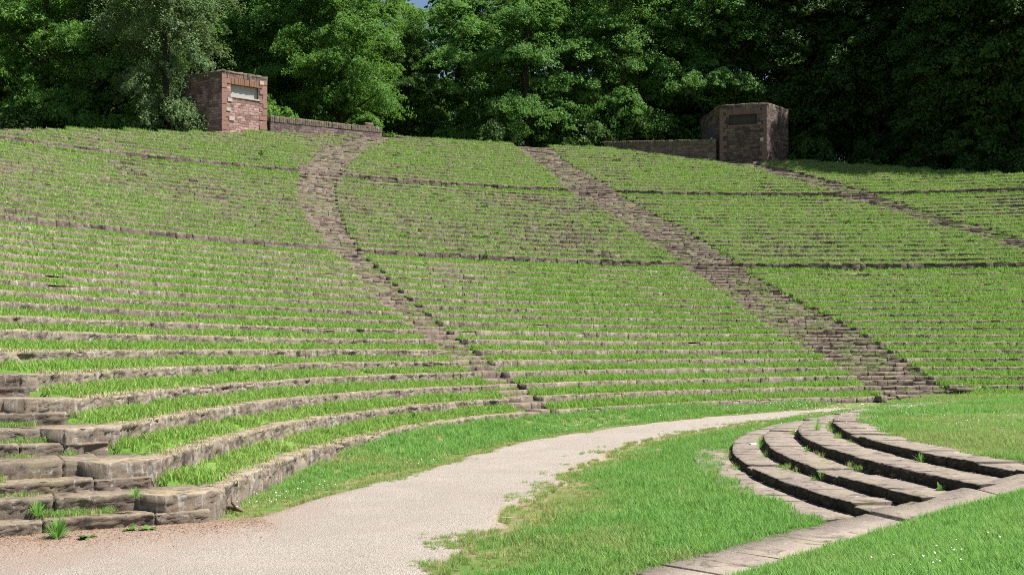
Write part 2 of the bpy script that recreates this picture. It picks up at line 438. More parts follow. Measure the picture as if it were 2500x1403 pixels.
POLYS = {}
for sec in range(4):
    for n in range(1, 54):
        P = row_poly(sec, n)
        if P is None: continue
        POLYS[(sec, n)] = P
        near = float(np.min(np.linalg.norm(P, axis=1)))
        zt = float(z_of(n)); 
        r = np.random.default_rng(1000 * sec + n)
        if n in (19, 37):
            c = [(zt - .66, zt - .43), (zt - .43, zt - .2), (zt - .2, zt)]
            V, G, T = merge_strips([stone_strip(P, a, b, near=near, rough=1.3, r=r, smin=.3, smax=.8) for a, b in c])
            nm, cat, gr, mt = 'terrace_wall', 'retaining wall', 'retaining walls across the terraces', M_STONE_WALL
        else:
            if n <= 8 and near < 26:
                dv = np.gradient(P, axis=0); dv = norm(dv)
                P2 = P - np.stack([dv[:, 1], -dv[:, 0]], -1) * .03
                st = [stone_strip(P, zt - .2, zt, near=min(near, 23), rough=1.0, r=r, smin=.22, smax=.55), stone_strip(P2, zt - .36, zt - .205, near=min(near, 23), rough=1.1, r=r, smin=.25, smax=.7)]
            else:
                st = [stone_strip(P, zt - .34, zt, near=near, rough=1.25 if n > 18 else 1.1, r=r)]
            if sec == 0 and n <= 8:
                Q = np.stack([P[0] + (P[2] - P[0]) * t for t in np.linspace(0, 1.12, 8)]) - np.array([U_DIR[0], U_DIR[1]]) * .03
                for zA, zB, ins in ((zt - .19, zt + .004, 0.0), (zt - .37, zt - .195, .03)):
                    Vb, qb, eb, tb_ = stone_strip(Q - ins * np.array([-U_DIR[0], -U_DIR[1]]), zA, zB, depth=1.05, near=near, rough=.8, smin=.3, smax=.7, r=r)
                    rel = Vb[:, :2] - Q[0]; dep = np.clip(rel @ U_DIR, 0, 2); al = np.clip(-(rel @ A_DIR), 0, .7)
                    Vb[:, :2] += A_DIR * (dep * .375 * (1 - al / .7))[:, None]
                    st.append((Vb, qb, eb, tb_))
            V, G, T = merge_strips(st)
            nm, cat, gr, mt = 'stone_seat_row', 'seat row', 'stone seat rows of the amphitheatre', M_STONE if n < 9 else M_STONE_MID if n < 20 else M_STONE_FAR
        me = mesh_np(nm, V, G, mt, False, {'tint': ('FLOAT', T)})
        link(nm, me, None, row_label(sec, n), cat, gr)

# ------------------------------------------------------------------ terraces (structure) and the grass on them
TV, TQ = [], []; toff = 0
GP = []   # grass points: x,y,z,near,sec,n,f
def tread(sec, n, Pa, Pb, za, near):
    global toff
    La, Lb = arclen(Pa)[-1], arclen(Pb)[-1]
    m = max(6, int(max(La, Lb) / max(.35, near * .012)))
    s = np.linspace(0, 1, m)
    A, ta = sample_poly(Pa, s * La); B, tb = sample_poly(Pb, s * Lb)
    oa = np.stack([ta[:, 1], -ta[:, 0]], -1); ob = np.stack([tb[:, 1], -tb[:, 0]], -1)
    A = A - oa * .22; B = B - ob * .12
    fr = np.array([0, .15, .4, .7, 1.0]); dz = np.array([-.03, .0, .03, .07, .10]) * (2.2 if n == 18 else 2.4 if n == 36 else 1.0)
    rows = []
    for f, d in zip(fr, dz):
        xy = A * (1 - f) + B * f
        z = za + d + (hash_noise2(xy[:, 0], xy[:, 1], .6, 3) - .5) * .05 * (0 < f < 1)
        rows.append(np.concatenate([xy, z[:, None]], 1))
    sk0 = [np.concatenate([r_[:, :2], r_[:, 2:] - .5], 1) for r_ in rows]
    V = np.stack(rows); idx = np.arange(V.shape[0] * m).reshape(V.shape[0], m)
    q = np.stack([idx[:-1, :-1], idx[:-1, 1:], idx[1:, 1:], idx[1:, :-1]], -1).reshape(-1, 4)
    V = V.reshape(-1, 3); nb = len(V)
    # skirts at both ends
    ex = []
    for c in (0, m - 1):
        low = V[idx[:, c]] - np.array([0, 0, .55]); o = nb + len(ex) * len(fr)
        ex.append(low)
        li = np.arange(o, o + len(fr))
        sq = np.stack([idx[:-1, c], idx[1:, c], li[1:], li[:-1]], -1)
        q = np.concatenate([q, sq])
    V = np.concatenate([V] + ex)
    TV.append(V); TQ.append(q + toff); toff += len(V)
    # scatter
    area = .5 * (La + Lb) * 1.0
    tier = 0 if n < 19 else (1 if n < 37 else 2)
    dens = float(np.interp(near, [12, 20, 35, 55, 80], [120, 100, 64, 54, 50]))
    if sec == 1 and tier == 1: dens *= .8
    N = int(area * dens)
    ss = r2.uniform(0, 1, N); ff = r2.uniform(.0, 1.0, N)
    Aa, ta2 = sample_poly(Pa, ss * La); Bb, tb2 = sample_poly(Pb, ss * Lb)
    oa2 = np.stack([ta2[:, 1], -ta2[:, 0]], -1)
    Aa = Aa - oa2 * r2.uniform(.06, .3, N)[:, None]
    xy = Aa * (1 - ff[:, None]) + Bb * ff[:, None]
    z = za + np.interp(ff, fr, dz) - .01
    GP.append(np.stack([xy[:, 0], xy[:, 1], z, np.full(N, float(sec)), np.full(N, float(n)), ff], 1))
    # straw fringe along the front edge
    N2 = int(La * float(np.interp(near, [12, 30, 80], [24, 15, 14])))
    s2 = r2.uniform(0, La, N2); xy2, t2 = sample_poly(Pa, s2); o2 = np.stack([t2[:, 1], -t2[:, 0]], -1)
    xy2 = xy2 - o2 * r2.uniform(.02, .2, N2)[:, None]
    DP.append(np.stack([xy2[:, 0], xy2[:, 1], np.full(N2, za - .012), np.full(N2, near)], 1))
r2 = np.random.default_rng(11)
DP = []
for (sec, n), P in POLYS.items():
    near = float(np.min(np.linalg.norm(P, axis=1)))
    za = float(z_of(n))
    if (sec, n + 1) in POLYS:
        Pb = POLYS[(sec, n + 1)]
        # trim the upper tier where the next row is shorter: use this row's own angles
        rg = sec_range(sec, n); rg2 = sec_range(sec, n + 1)
        if sec == 0 and n <= 8:
            L1 = arclen(P)[-1]; P = sample_poly(P, np.linspace(1.25, L1, 60))[0]
            L2 = arclen(Pb)[-1]; Pb = sample_poly(Pb, np.linspace(.55, L2, 60))[0]
        if n >= 37 and (abs(rg[0] - rg2[0]) > 1.5 or abs(rg[1] - rg2[1]) > 1.5):
            Pb = P_of(n + 1, np.linspace(rg[0], rg[1], 40))
        tread(sec, n, P, Pb, za, near)
    else:
        rg = sec_range(sec, n)
        tread(sec, n, P, P_of(n + .9, np.linspace(rg[0], rg[1], 40)), za, near)
me = mesh_np('terrace_ground', np.concatenate(TV), [np.concatenate(TQ)], M_TERR, False)
link('terrace_ground', me, kind='structure', label='stepped grassy ground of the hillside terraces')

# ------------------------------------------------------------------ staircases
def stair_steps(eL, eR, n0, n1):
    """list of (n_front, z) of step fronts for rows n0..n1"""
    out = []
    for n in range(n0, n1 + 1):
        z = float(z_of(n)); zn = float(z_of(n + 1))
        if n > 0: out.append((n + .36, z))
        if n in (18, 36):
            out += [(n + .62, z + (zn - z) / 3), (n + .86, z + 2 * (zn - z) / 3)]
            out.insert(len(out), (n + 1.12, zn - .02)) if False else None
        else:
            out.append((n + .86, (z + zn) / 2))
    return out
def RP(nf, th):
    i = math.floor(nf); f = nf - i
    a = P_of(max(i, 0) if i > 0 else 0, th); b = P_of(i + 1, th)
    return a * (1 - f) + b * f
def build_stairs(name, eL, eR, n0, n1, label, group, nmax=53.9):
    steps = stair_steps(eL, eR, n0, n1)
    c = RP(n0 + .86, np.array([(edge(eL, max(n0, 1)) + edge(eR, max(n0, 1))) / 2]))[0]
    root = D.objects.new(name, None); COL.objects.link(root); root.location = (c[0], c[1], max(0, steps[0][1] - .18))
    tag(root, label, 'staircase', group)
    for i, (nf, z) in enumerate(steps):
        if nf > nmax: break
        a, b = edge(eL, nf), edge(eR, nf)
        th = np.linspace(a + .12, b - .12, 12)
        P = RP(nf, th)
        r = np.random.default_rng(int(nf * 100) + n0 * 7 + ord(name[0]) + len(label))
        near = float(np.min(np.linalg.norm(P, axis=1)))
        # small sag and wander along each step
        s = stone_strip(P, z - .2, z + float(r.normal(0, .012)), depth=.85, near=near, rough=1.2, r=r, smin=.35, smax=.9)
        V, G, T = merge_strips([s])
        V = V - np.array([c[0], c[1], root.location.z])
        o = link('step', mesh_np('step', V, G, M_STEP, False, {'tint': ('FLOAT', T)}), root)
for nm, L_, R_, spans in (
    ('narrow', '1L', '1R', [(0, 18, 'narrow stone staircase climbing from the path edge to the lower terrace wall'),
                        (19, 36, 'long curved stone staircase between the two terrace walls, leftmost in view'),
                        (37, 52, 'overgrown top flight bending right towards the end of the left parapet')]),
    ('broad', '2L', '2R', [(0, 18, 'broad stone staircase rising from the lawn to the lower terrace wall'),
                       (19, 36, 'broad diagonal stone staircase between the terrace walls, middle of the slope'),
                       (37, 52, 'broad top flight of grey steps ending at the skyline')]),
    ('right', '3L', '3R', [(22, 36, 'dark stone steps running off at the right edge of the photo'),
                       (37, 48, 'thin weedy top flight of steps below the right stone hut')])):
    for a, b, lab in spans:
        build_stairs('stone_staircase', L_, R_, a, b, lab, 'staircases up the terraces')

# corner stairs at the lower left
A_S = np.array([-.89, -.456]); U_S = np.array([-.456, .89]); WDIR = np.array([-.9, .43])
cpts = [P_of(n, np.array([TH_C[n - 1]]))[0] + A_DIR * .66 for n in range(1, 9)]
root = D.objects.new('stone_staircase', None); COL.objects.link(root); root.location = (cpts[0][0], cpts[0][1], 0)
tag(root, 'wide worn corner steps with weeds in the lower left foreground', 'staircase', 'staircases up the terraces')
for s in range(1, 16):
    n = (s + 1) // 2; E = cpts[n - 1]
    f = E + (WDIR * .45 if s % 2 == 0 else -U_S * .04)
    right = f - A_S * (.55 if s % 2 else .25)
    ln = 6.5
    P = np.stack([right + A_S * (ln + .5) * k / 11 for k in range(12)])[::-1]
    P = P + U_S * (.03 * np.sin(np.arange(12) * .9 + s))[:, None]
    r = np.random.default_rng(500 + s)
    zt_ = .18 * s - (.012 if s % 2 else 0)
    V, G, T = merge_strips([stone_strip(P, zt_ - .125, zt_, depth=.95, near=12, rough=.7, r=r, smin=.5, smax=1.25),
                            stone_strip(P + U_S * .035, zt_ - .3, zt_ - .13, depth=.8, near=12, rough=1.1, r=r, smin=.25, smax=.7)])
    V = V - np.array([cpts[0][0], cpts[0][1], 0])
    link('step', mesh_np('step', V, G, M_STEP, False, {'tint': ('FLOAT', T)}), root)

# ------------------------------------------------------------------ plateau and ground
ths = np.linspace(192, 42, 160)
kt = ktop(ths)
rings = []
for dr in (0, .5, 1.5, 3, 6, 10, 18, 30, 60, 120):
    P = np.stack([P_of(37 + k, np.array([t]))[0] for k, t in zip(kt, ths)])
    a = np.radians(ths); u = np.stack([np.cos(a), np.sin(a)], -1)
    z0 = 13.9 + .36 * kt
    zz = z0 + (19.6 - z0) * sm((dr - 2) / 40) * .9 + (hash_noise2(P[:, 0] + dr, P[:, 1] + dr, 4, 5) - .5) * (.25 if dr > 2 else 0) + max(0, dr - 25) * .05
    zz = zz - (.03 if dr > 0 else .06)
    xy = P + u * (dr + .25)
    rings.append(np.concatenate([xy, zz[:, None]], 1))
V = np.stack(rings); m = len(ths)
idx = np.arange(len(rings) * m).reshape(len(rings), m)
q = np.stack([idx[:-1, :-1], idx[:-1, 1:], idx[1:, 1:], idx[1:, :-1]], -1).reshape(-1, 4)
link('hilltop_ground', mesh_np('hilltop_ground', V.reshape(-1, 3), [q], M_FLOOR, True), kind='structure', label='shaded woodland floor on top of the hill')
def plateau_z(x, y):
    th = math.degrees(math.atan2(y - CY, x - CX)) % 360
    k = float(ktop(th)); dr = math.hypot(x - CX, y - CY) - float(R_of(37 + k, th)) - .25
    z0 = 13.9 + .36 * k
    return z0 + (19.6 - z0) * float(sm((dr - 2) / 40)) * .9 + max(0, dr - 25) * .05 - .05

# ground sheet
gx = np.concatenate([np.linspace(-300, -30, 8), np.linspace(-22, 50, 60), np.linspace(60, 300, 8)])
gy = np.concatenate([np.linspace(-300, -20, 8), np.linspace(-12, 52, 60), np.linspace(60, 300, 8)])
X, Y = np.meshgrid(gx, gy, indexing='ij')
Z = np.where((np.abs(X - 10) < 40) & (np.abs(Y - 20) < 40), (hash_noise2(X, Y, 1.5, 9) - .5) * .03, 0) - .03
V = np.stack([X, Y, Z], -1).reshape(-1, 3); a, b_ = X.shape
idx = np.arange(a * b_).reshape(a, b_)
q = np.stack([idx[:-1, :-1], idx[1:, :-1], idx[1:, 1:], idx[:-1, 1:]], -1).reshape(-1, 4)
link('lawn_ground', mesh_np('lawn_ground', V, [q], M_LAWN, True), kind='structure', label='flat lawn at the foot of the theatre')

# gravel path
near_e = np.array([(-3.0, 2), (-1.9, 6), (-.75, 9.8), (-.05, 12.4), (.28, 14.7), (1.35, 18.8), (2.95, 23.8), (6.35, 29.2), (11.7, 36.4), (14.5, 38.4)])
far_e = np.array([(-15, 3), (-12, 8), (-8.4, 10.9), (-3.72, 12.9), (-3.15, 14.0), (-2.3, 16.5), (-1.2, 19.9), (.5, 24.7), (2.86, 28.6), (5.8, 32.3), (9.2, 35.6), (12.6, 38.3), (14.6, 39.4)])
def resample(P, m):
    L = arclen(P); s = np.linspace(0, L[-1], m)
    return np.stack([np.interp(s, L, P[:, 0]), np.interp(s, L, P[:, 1])], -1)
def smooth_poly(P, m, it=6):
    Q = resample(P, m)
    for _ in range(it): Q[1:-1] = (Q[:-2] + 2 * Q[1:-1] + Q[2:]) / 4
    return Q
mP = 260
# match both edges by y
NE = smooth_poly(near_e, 600); FE = smooth_poly(far_e, 600)
yy = np.linspace(3.2, 38.2, mP)
ne = np.stack([np.interp(yy, NE[:, 1], NE[:, 0]), yy], -1)
fe = np.stack([np.interp(yy, FE[:, 1], FE[:, 0]), yy], -1)
ne[:, 0] += (hash_noise2(yy, yy * 0, .9, 1) - .5) * .35 + (hash_noise2(yy, yy * 0, .2, 2) - .5) * .3
fe[:, 0] += (hash_noise2(yy, yy * 0, .7, 4) - .5) * .35 + (hash_noise2(yy, yy * 0, .22, 6) - .5) * .2
wS = np.linspace(0, 1, 22)
V = np.stack([ne * (1 - w) + fe * w for w in wS])
Z = (hash_noise2(V[..., 0], V[..., 1], .8, 8) - .5) * .03 + .018
Z[0] -= .06; Z[-1] -= .06
wid = np.abs(ne[:, 0] - fe[:, 0]); EDG = np.minimum(wS[:, None] * wid[None], (1 - wS)[:, None] * wid[None] * .9).clip(0, 3).ravel()
V = np.concatenate([V, Z[..., None]], -1)
idx = np.arange(len(wS) * mP).reshape(len(wS), mP)
q = np.stack([idx[:-1, :-1], idx[:-1, 1:], idx[1:, 1:], idx[1:, :-1]], -1).reshape(-1, 4)
b = NB('gravel'); p = b.pos()
vor = b.node('ShaderNodeTexVoronoi'); vor.inputs['Scale'].default_value = 55; b.l.new(p, vor.inputs['Vector'])
col = b.ramp(vor.outputs['Color'], [(0, (.235, .203, .167)), (.5, (.325, .284, .238)), (1, (.415, .37, .32))])
col = b.mix(b.ramp(b.noise(70, p, 5, .8), [(.58, (0, 0, 0)), (.66, (.6, .6, .6))]), col, (.20, .165, .135))
col = b.mix(b.ramp(b.noise(160, p, 3, .7), [(.36, (.45, .45, .45)), (.48, (0, 0, 0))]), col, (.20, .16, .125))
col = b.mix(b.ramp(b.noise(1.1, p, 5, .65), [(.5, (0, 0, 0)), (.75, (.5, .5, .5))]), col, (.40, .32, .26))
ed_ = b.math('ADD', b.attr('edge'), b.math('MULTIPLY', b.math('SUBTRACT', b.noise(2.6, p, 6, .75), .5), .5))
col = b.mix(b.ramp(ed_, [(0.02, (.85, .85, .85)), (.24, (0, 0, 0))]), col, (.26, .19, .10))
trk = b.noise(.55, p, 4, .6, 1.0)
col = b.mix(b.ramp(trk, [(.42, (.35, .35, .35)), (.55, (0, 0, 0))]), col, (.27, .225, .18))
# reddish needle litter beside the corner steps
sep = b.node('ShaderNodeSeparateXYZ'); b.l.new(p, sep.inputs[0])
dl = b.math('ADD', b.math('MULTIPLY', sep.outputs[0], .66), b.math('MULTIPLY', sep.outputs[1], -.74))   # distance in front of the first step
dl = b.math('ADD', dl, 11.85)
dl = b.math('ADD', dl, b.math('MULTIPLY', b.math('SUBTRACT', b.noise(1.3, p, 6, .75), .5), 1.8))
dl = b.math('MULTIPLY', dl, .5)
lit = b.ramp(dl, [(.2, (.95, .95, .95)), (.98, (0, 0, 0))])
xm = b.ramp(b.math('ADD', b.math('MULTIPLY', sep.outputs[0], -.5), -1.15), [(0.0, (0, 0, 0)), (.6, (1, 1, 1))])
lit = b.math('MULTIPLY', lit, .65)
lit = b.math('MULTIPLY', b.math('MULTIPLY', lit, xm), b.ramp(b.noise(38, p, 4, .8), [(.36, (.3, .3, .3)), (.6, (1, 1, 1))]))
col = b.mix(lit, col, (.255, .145, .095))
b.principled(col, .95, b.bump(b.math('ADD', vor.outputs['Distance'], b.noise(120, p, 3, .7)), .8, .02), .1)
M_GRAVEL = b.m
link('gravel_path', mesh_np('gravel_path', V.reshape(-1, 3), [q], M_GRAVEL, True, {'edge': ('FLOAT', EDG)}), kind='structure', label='pale curved gravel path')
def verge_h(thd): return .23 * sm((176 - thd) / 24) - .09 * sm((128 - thd) / 15)
def verge_z(x, y):
    thd = np.degrees(np.arctan2(y - CY, x - CX)) % 360
    g = R_of(1, thd) - np.hypot(x - CX, y - CY)
    return verge_h(thd) * (1 - sm((g - .05) / 1.3))
thv = np.linspace(181, 95, 120); rowsv = []
for g in (-.2, .05, .3, .6, .9, 1.25, 1.6):
    Pv = P_of(1, thv); av = np.radians(thv); Pv = Pv - np.stack([np.cos(av), np.sin(av)], -1) * g
    rowsv.append(np.concatenate([Pv, (verge_z(Pv[:, 0], Pv[:, 1]) - (.012 if g < 1.5 else .06))[:, None]], 1))
Vv = np.stack(rowsv); iv = np.arange(Vv.shape[0] * len(thv)).reshape(Vv.shape[0], len(thv))
link('verge_ground', mesh_np('verge_ground', Vv.reshape(-1, 3), [np.stack([iv[:-1, :-1], iv[:-1, 1:], iv[1:, 1:], iv[1:, :-1]], -1).reshape(-1, 4)], M_LAWN, True), kind='structure', label='grass verge between the path and the lowest seat row')
def path_side(x, y):
    """signed: <0 inside the path, >0 distance outside"""
    a = np.interp(y, yy, ne[:, 0]); c = np.interp(y, yy, fe[:, 0])
    return np.maximum(x - a, c - x)

# ------------------------------------------------------------------ sunken curved steps and the raised round lawn
SC = np.array([24.0, 17.0]); SR = [19.9, 19.25, 18.55, 17.8]; SH = .155
root = D.objects.new('curved_stone_steps', None); COL.objects.link(root); root.location = (4.5, 17, 0)
tag(root, 'four curved stone steps leading up from the path to the round lawn', 'steps')
def stage_arc(Rr, y0=12.95, t1=124, m=90):
    a0 = math.degrees(math.asin((y0 - SC[1]) / Rr)); a0 = 180 - a0
    th = np.radians(np.linspace(a0, t1, m))
    w = 1 + .0 * th
    return np.stack([SC[0] + Rr * np.cos(th), SC[1] + Rr * np.sin(th)], -1)
for k, Rr in enumerate(SR):
    P = stage_arc(Rr)      # travelling with falling angle: outward is left
    r = np.random.default_rng(900 + k)
    s = stone_strip(P, SH * k - .06, SH * (k + 1), depth=.85, near=15, rough=.55, side=-1, r=r, smin=.4, smax=.95)
    V, G, T = merge_strips([s]); V = V - np.array([4.5, 17, 0])
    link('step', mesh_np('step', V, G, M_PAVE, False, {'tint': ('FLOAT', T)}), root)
# paved band at the foot of the steps
P = stage_arc(20.65, t1=150)
V, G, T = merge_strips([stone_strip(P, -.1, .012, depth=.95, near=15, rough=.45, side=-1, r=np.random.default_rng(950), smin=.4, smax=.9)])
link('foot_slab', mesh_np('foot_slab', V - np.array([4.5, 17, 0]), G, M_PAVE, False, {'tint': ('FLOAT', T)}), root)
# round lawn ground
def lawn_R(thd): return np.interp(thd, [0, 118, 126, 134, 150, 165, 200], [19.8, 19.7, 19.3, 18.3, 17.55, 17.25, 17.25])
thd = np.linspace(200, 20, 140); th = np.radians(thd); rr = np.array([1.03, 1.0, .96, .8, .5, .2, .001]); LZ = [-.1, .57, .60, .63, .66, .68, .7]
V = np.stack([np.stack([SC[0] + q_ * lawn_R(thd) * np.cos(th), np.maximum(SC[1] + q_ * lawn_R(thd) * np.sin(th), 12.6), np.full(len(th), LZ[i])], -1) for i, q_ in enumerate(rr)])
idx = np.arange(len(rr) * len(th)).reshape(len(rr), len(th))
q = np.stack([idx[:-1, :-1], idx[1:, :-1], idx[1:, 1:], idx[:-1, 1:]], -1).reshape(-1, 4)
link('round_lawn_ground', mesh_np('round_lawn_ground', V.reshape(-1, 3), [q], M_LAWN, True), kind='structure', label='raised round lawn behind the curved steps')

# flagstone edging running beside the steps
inn0 = np.array([(-1.6, 6.6, .01), (-.2, 8.2, .015), (1.2, 9.8, .02), (2.74, 11.45, .025), (3.95, 12.72, .04), (4.6, 12.98, .155), (5.25, 13.05, .30), (5.98, 13.1, .445), (6.65, 13.18, .585), (9, 13.4, .6), (14, 13.7, .6), (24, 14, .6)])
inn = inn0
outr = np.array([(-.95, 6.05), (.45, 7.65), (1.85, 9.25), (3.37, 10.88), (4.5, 12.02), (4.95, 12.17), (5.5, 12.22), (6.15, 12.28), (6.8, 12.36), (9.1, 12.6), (14, 12.9), (24, 13.2)])
mS = 300
li = np.linspace(0, len(inn) - 1, mS); ii = np.arange(len(inn))
I3 = np.stack([np.interp(li, ii, inn[:, c]) for c in range(3)], -1)
O2 = np.stack([np.interp(li, ii, outr[:, c]) for c in range(2)], -1)
for _ in range(14):
    I3[1:-1] = (I3[:-2] + 2 * I3[1:-1] + I3[2:]) / 4; O2[1:-1] = (O2[:-2] + 2 * O2[1:-1] + O2[2:]) / 4
def edge_z(q_): return float(I3[np.argmin(((O2 - q_) ** 2).sum(1)), 2]) + .012
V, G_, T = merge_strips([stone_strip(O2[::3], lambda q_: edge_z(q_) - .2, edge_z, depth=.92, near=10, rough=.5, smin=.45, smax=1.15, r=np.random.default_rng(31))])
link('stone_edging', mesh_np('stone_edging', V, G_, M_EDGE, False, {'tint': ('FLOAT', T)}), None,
     'long flat flagstone edging between the two lawns in the lower right', 'stone edging')

# foreground bank lawn (right of the edging)
t = np.linspace(0, 1, 24)
tg = np.array([(4.5, -3.5)] * len(inn)); 
dirn = np.stack([np.gradient(O2[:, 0]), np.gradient(O2[:, 1])], -1); nrm = norm(np.stack([dirn[:, 1], -dirn[:, 0]], -1))
def bank_pt(i, d):
    xy = O2[i] + nrm[i] * d
    return xy
def bank_z(zs, d): return zs + (.62 - zs) * sm(d / 3.6) + .05 * np.minimum(1, d / .4) - .03
def bank_at(x, y):
    q_ = np.stack([x.ravel(), y.ravel()], -1); out_z = np.zeros(len(q_)); out_s = np.zeros(len(q_))
    OO = O2[::4]; NN = nrm[::4]; ZZ = I3[::4, 2]
    for a_ in range(0, len(q_), 4000):
        dv = q_[a_:a_ + 4000, None, :] - OO[None]; d2 = (dv ** 2).sum(-1)
        k_ = d2.argmin(1); sd = (dv[np.arange(len(k_)), k_] * NN[k_]).sum(-1)
        w_ = 1 / (d2 + .02) ** 2; zs = (w_ * ZZ[None]).sum(1) / w_.sum(1)
        dmin = np.sqrt(d2.min(1)) * np.sign(sd)
        out_z[a_:a_ + 4000] = bank_z(zs, np.maximum(dmin, 0)); out_s[a_:a_ + 4000] = dmin
    return out_z.reshape(x.shape), out_s.reshape(x.shape)
bx_, by_ = np.meshgrid(np.arange(-2, 16, .12), np.arange(-2, 13.4, .12), indexing='ij')
bz_, bs_ = bank_at(bx_, by_)
bz_ = np.where(bs_ < 0, bz_ - .12 * np.clip(-bs_ / .15, 0, 1), bz_)
idx = np.arange(bx_.size).reshape(bx_.shape)
q = np.stack([idx[:-1, :-1], idx[1:, :-1], idx[1:, 1:], idx[:-1, 1:]], -1).reshape(-1, 4)
okb = (bs_.ravel() > -.18)
q = q[okb[q].all(1)]
link('bank_lawn_ground', mesh_np('bank_lawn_ground', np.stack([bx_, by_, bz_], -1).reshape(-1, 3), [q], M_LAWN, True), kind='structure', label='grassy bank in the near foreground')

# ------------------------------------------------------------------ grass clumps and scatter
def blade_clump(name, nb, h, w, spread, mat, seed, lean=.5):
    r = np.random.default_rng(seed)
    V, Q, Tn = [], [], []
    for i in range(nb):
        a = r.uniform(0, 2 * math.pi); d = spread * math.sqrt(r.uniform()); bx, by = d * math.cos(a), d * math.sin(a)
        hh = h * r.uniform(.45, 1.15); ww = w * r.uniform(.7, 1.3)
        la = r.uniform(0, 2 * math.pi); ln = lean * hh * r.uniform(.15, 1.1)
        fx, fy = math.cos(la), math.sin(la); sx, sy = -fy, fx
        if r.uniform() < .5:
            sa = r.uniform(0, 2 * math.pi); sx, sy = math.cos(sa), math.sin(sa)
        o = len(V)
        for k, (tt, wk) in enumerate(((0, 1), (.55, .85), (1, .06))):
            cx = bx + fx * ln * tt ** 2; cy = by + fy * ln * tt ** 2; cz = hh * tt * (1 - .18 * tt * ln / hh) - (.02 if k == 0 else 0)
            V.append((cx - sx * ww * wk / 2, cy - sy * ww * wk / 2, cz)); V.append((cx + sx * ww * wk / 2, cy + sy * ww * wk / 2, cz))
        Q += [(o, o + 1, o + 3, o + 2), (o + 2, o + 3, o + 5, o + 4)]
        Tn += [r.uniform()] * 6
    return D.objects.new(name, mesh_np(name, np.array(V), [np.array(Q)], mat, False, {'tint': ('FLOAT', np.array(Tn))}))

def make_coll(name, objs):
    c = D.collections.new(name)
    for o in objs: c.objects.link(o)
    return c
C_FINE = make_coll('fine_grass', [blade_clump('grass_clump', 34, .125, .0068, .09, M_GRASS_L, 20 + i, .7) for i in range(6)])
C_COARSE = make_coll('coarse_grass', [blade_clump('grass_clump', 22, .17, .016, .13, M_GRASS, 40 + i, .7) for i in range(6)])
C_DRY = make_coll('dry_grass', [blade_clump('straw_clump', 14, .06, .012, .13, M_DRY, 60 + i, 1.6) for i in range(4)])

def gn_scatter(name, pts, scl, coll, label, dry=None, ncl=6, tilt=.12, kind='stuff'):
    N = len(pts); r = np.random.default_rng(len(name) * 31 + N)
    rot = np.stack([r.normal(0, tilt, N), r.normal(0, tilt, N), r.uniform(0, 6.283, N)], -1)
    me = mesh_np(name, pts, [], None, False, {'rot': ('FLOAT_VECTOR', rot), 'scl': ('FLOAT', scl), 'idx': ('INT', r.integers(0, ncl, N)),
                                              'dry': ('FLOAT', dry if dry is not None else np.zeros(N))})
    o = link(name, me, kind=kind, label=label)
    g = D.node_groups.new(name, 'GeometryNodeTree')
    g.interface.new_socket('Geometry', in_out='INPUT', socket_type='NodeSocketGeometry')
    g.interface.new_socket('Geometry', in_out='OUTPUT', socket_type='NodeSocketGeometry')
    gi = g.nodes.new('NodeGroupInput'); go = g.nodes.new('NodeGroupOutput')
    ci = g.nodes.new('GeometryNodeCollectionInfo'); ci.inputs[0].default_value = coll
    ci.inputs['Separate Children'].default_value = True; ci.inputs['Reset Children'].default_value = True
    ip = g.nodes.new('GeometryNodeInstanceOnPoints')
    def na(nm, tp):
        nd = g.nodes.new('GeometryNodeInputNamedAttribute'); nd.data_type = tp; nd.inputs[0].default_value = nm; return nd.outputs[0]
    g.links.new(gi.outputs[0], ip.inputs['Points']); g.links.new(ci.outputs[0], ip.inputs['Instance'])
    ip.inputs['Pick Instance'].default_value = True
    g.links.new(na('idx', 'INT'), ip.inputs['Instance Index'])
    er = g.nodes.new('FunctionNodeEulerToRotation'); g.links.new(na('rot', 'FLOAT_VECTOR'), er.inputs[0])
    g.links.new(er.outputs[0], ip.inputs['Rotation'])
    g.links.new(na('scl', 'FLOAT'), ip.inputs['Scale'])
    g.links.new(ip.outputs[0], go.inputs[0])
    md = o.modifiers.new('scatter', 'NODES'); md.node_group = g
    return o

for (eL, eR, lo, hi) in (('1L', '1R', .9, 53), ('2L', '2R', .9, 53), ('3L', '3R', 22, 49)):
    N = 9000
    nf = r2.uniform(lo, hi - .1, N)
    k_ = np.floor(nf); fr_ = nf - k_
    seg = r2.integers(0, 2, N)
    f2 = np.where(seg == 0, .36 - .06 - np.abs(r2.normal(0, .06, N)), .86 - .06 - np.abs(r2.normal(0, .06, N)))
    zz = np.where(seg == 0, (z_of(np.maximum(k_ - 1, 0)) + z_of(k_)) / 2, z_of(k_))
    a_ = np.array([edge(eL, q_) for q_ in k_ + f2]); b_2 = np.array([edge(eR, q_) for q_ in k_ + f2])
    tt = a_ + (b_2 - a_) * np.where(r2.uniform(0, 1, N) < .35, r2.uniform(0, 1, N) ** 3 * np.where(r2.uniform(0, 1, N) < .5, 1, -1) % 1.0, r2.uniform(0, 1, N))
    xy = np.array([RP(float(q_), np.array([t_]))[0] for q_, t_ in zip(k_ + f2, tt)])
    kp = (hash_noise2(xy[:, 0], xy[:, 1], .9, 88) > .5) & (k_ != 18) & (k_ != 36)
    GP.append(np.stack([xy[:, 0], xy[:, 1], zz, np.full(N, 5.0), k_, np.full(N, .5)], 1)[kp])
G = np.concatenate(GP)
dist = np.hypot(G[:, 0], G[:, 1])
px = G[:, 0] / np.maximum(G[:, 1], 1)
vis = (G[:, 1] > 2) & (np.abs(px) < .62)
G, dist = G[vis], dist[vis]
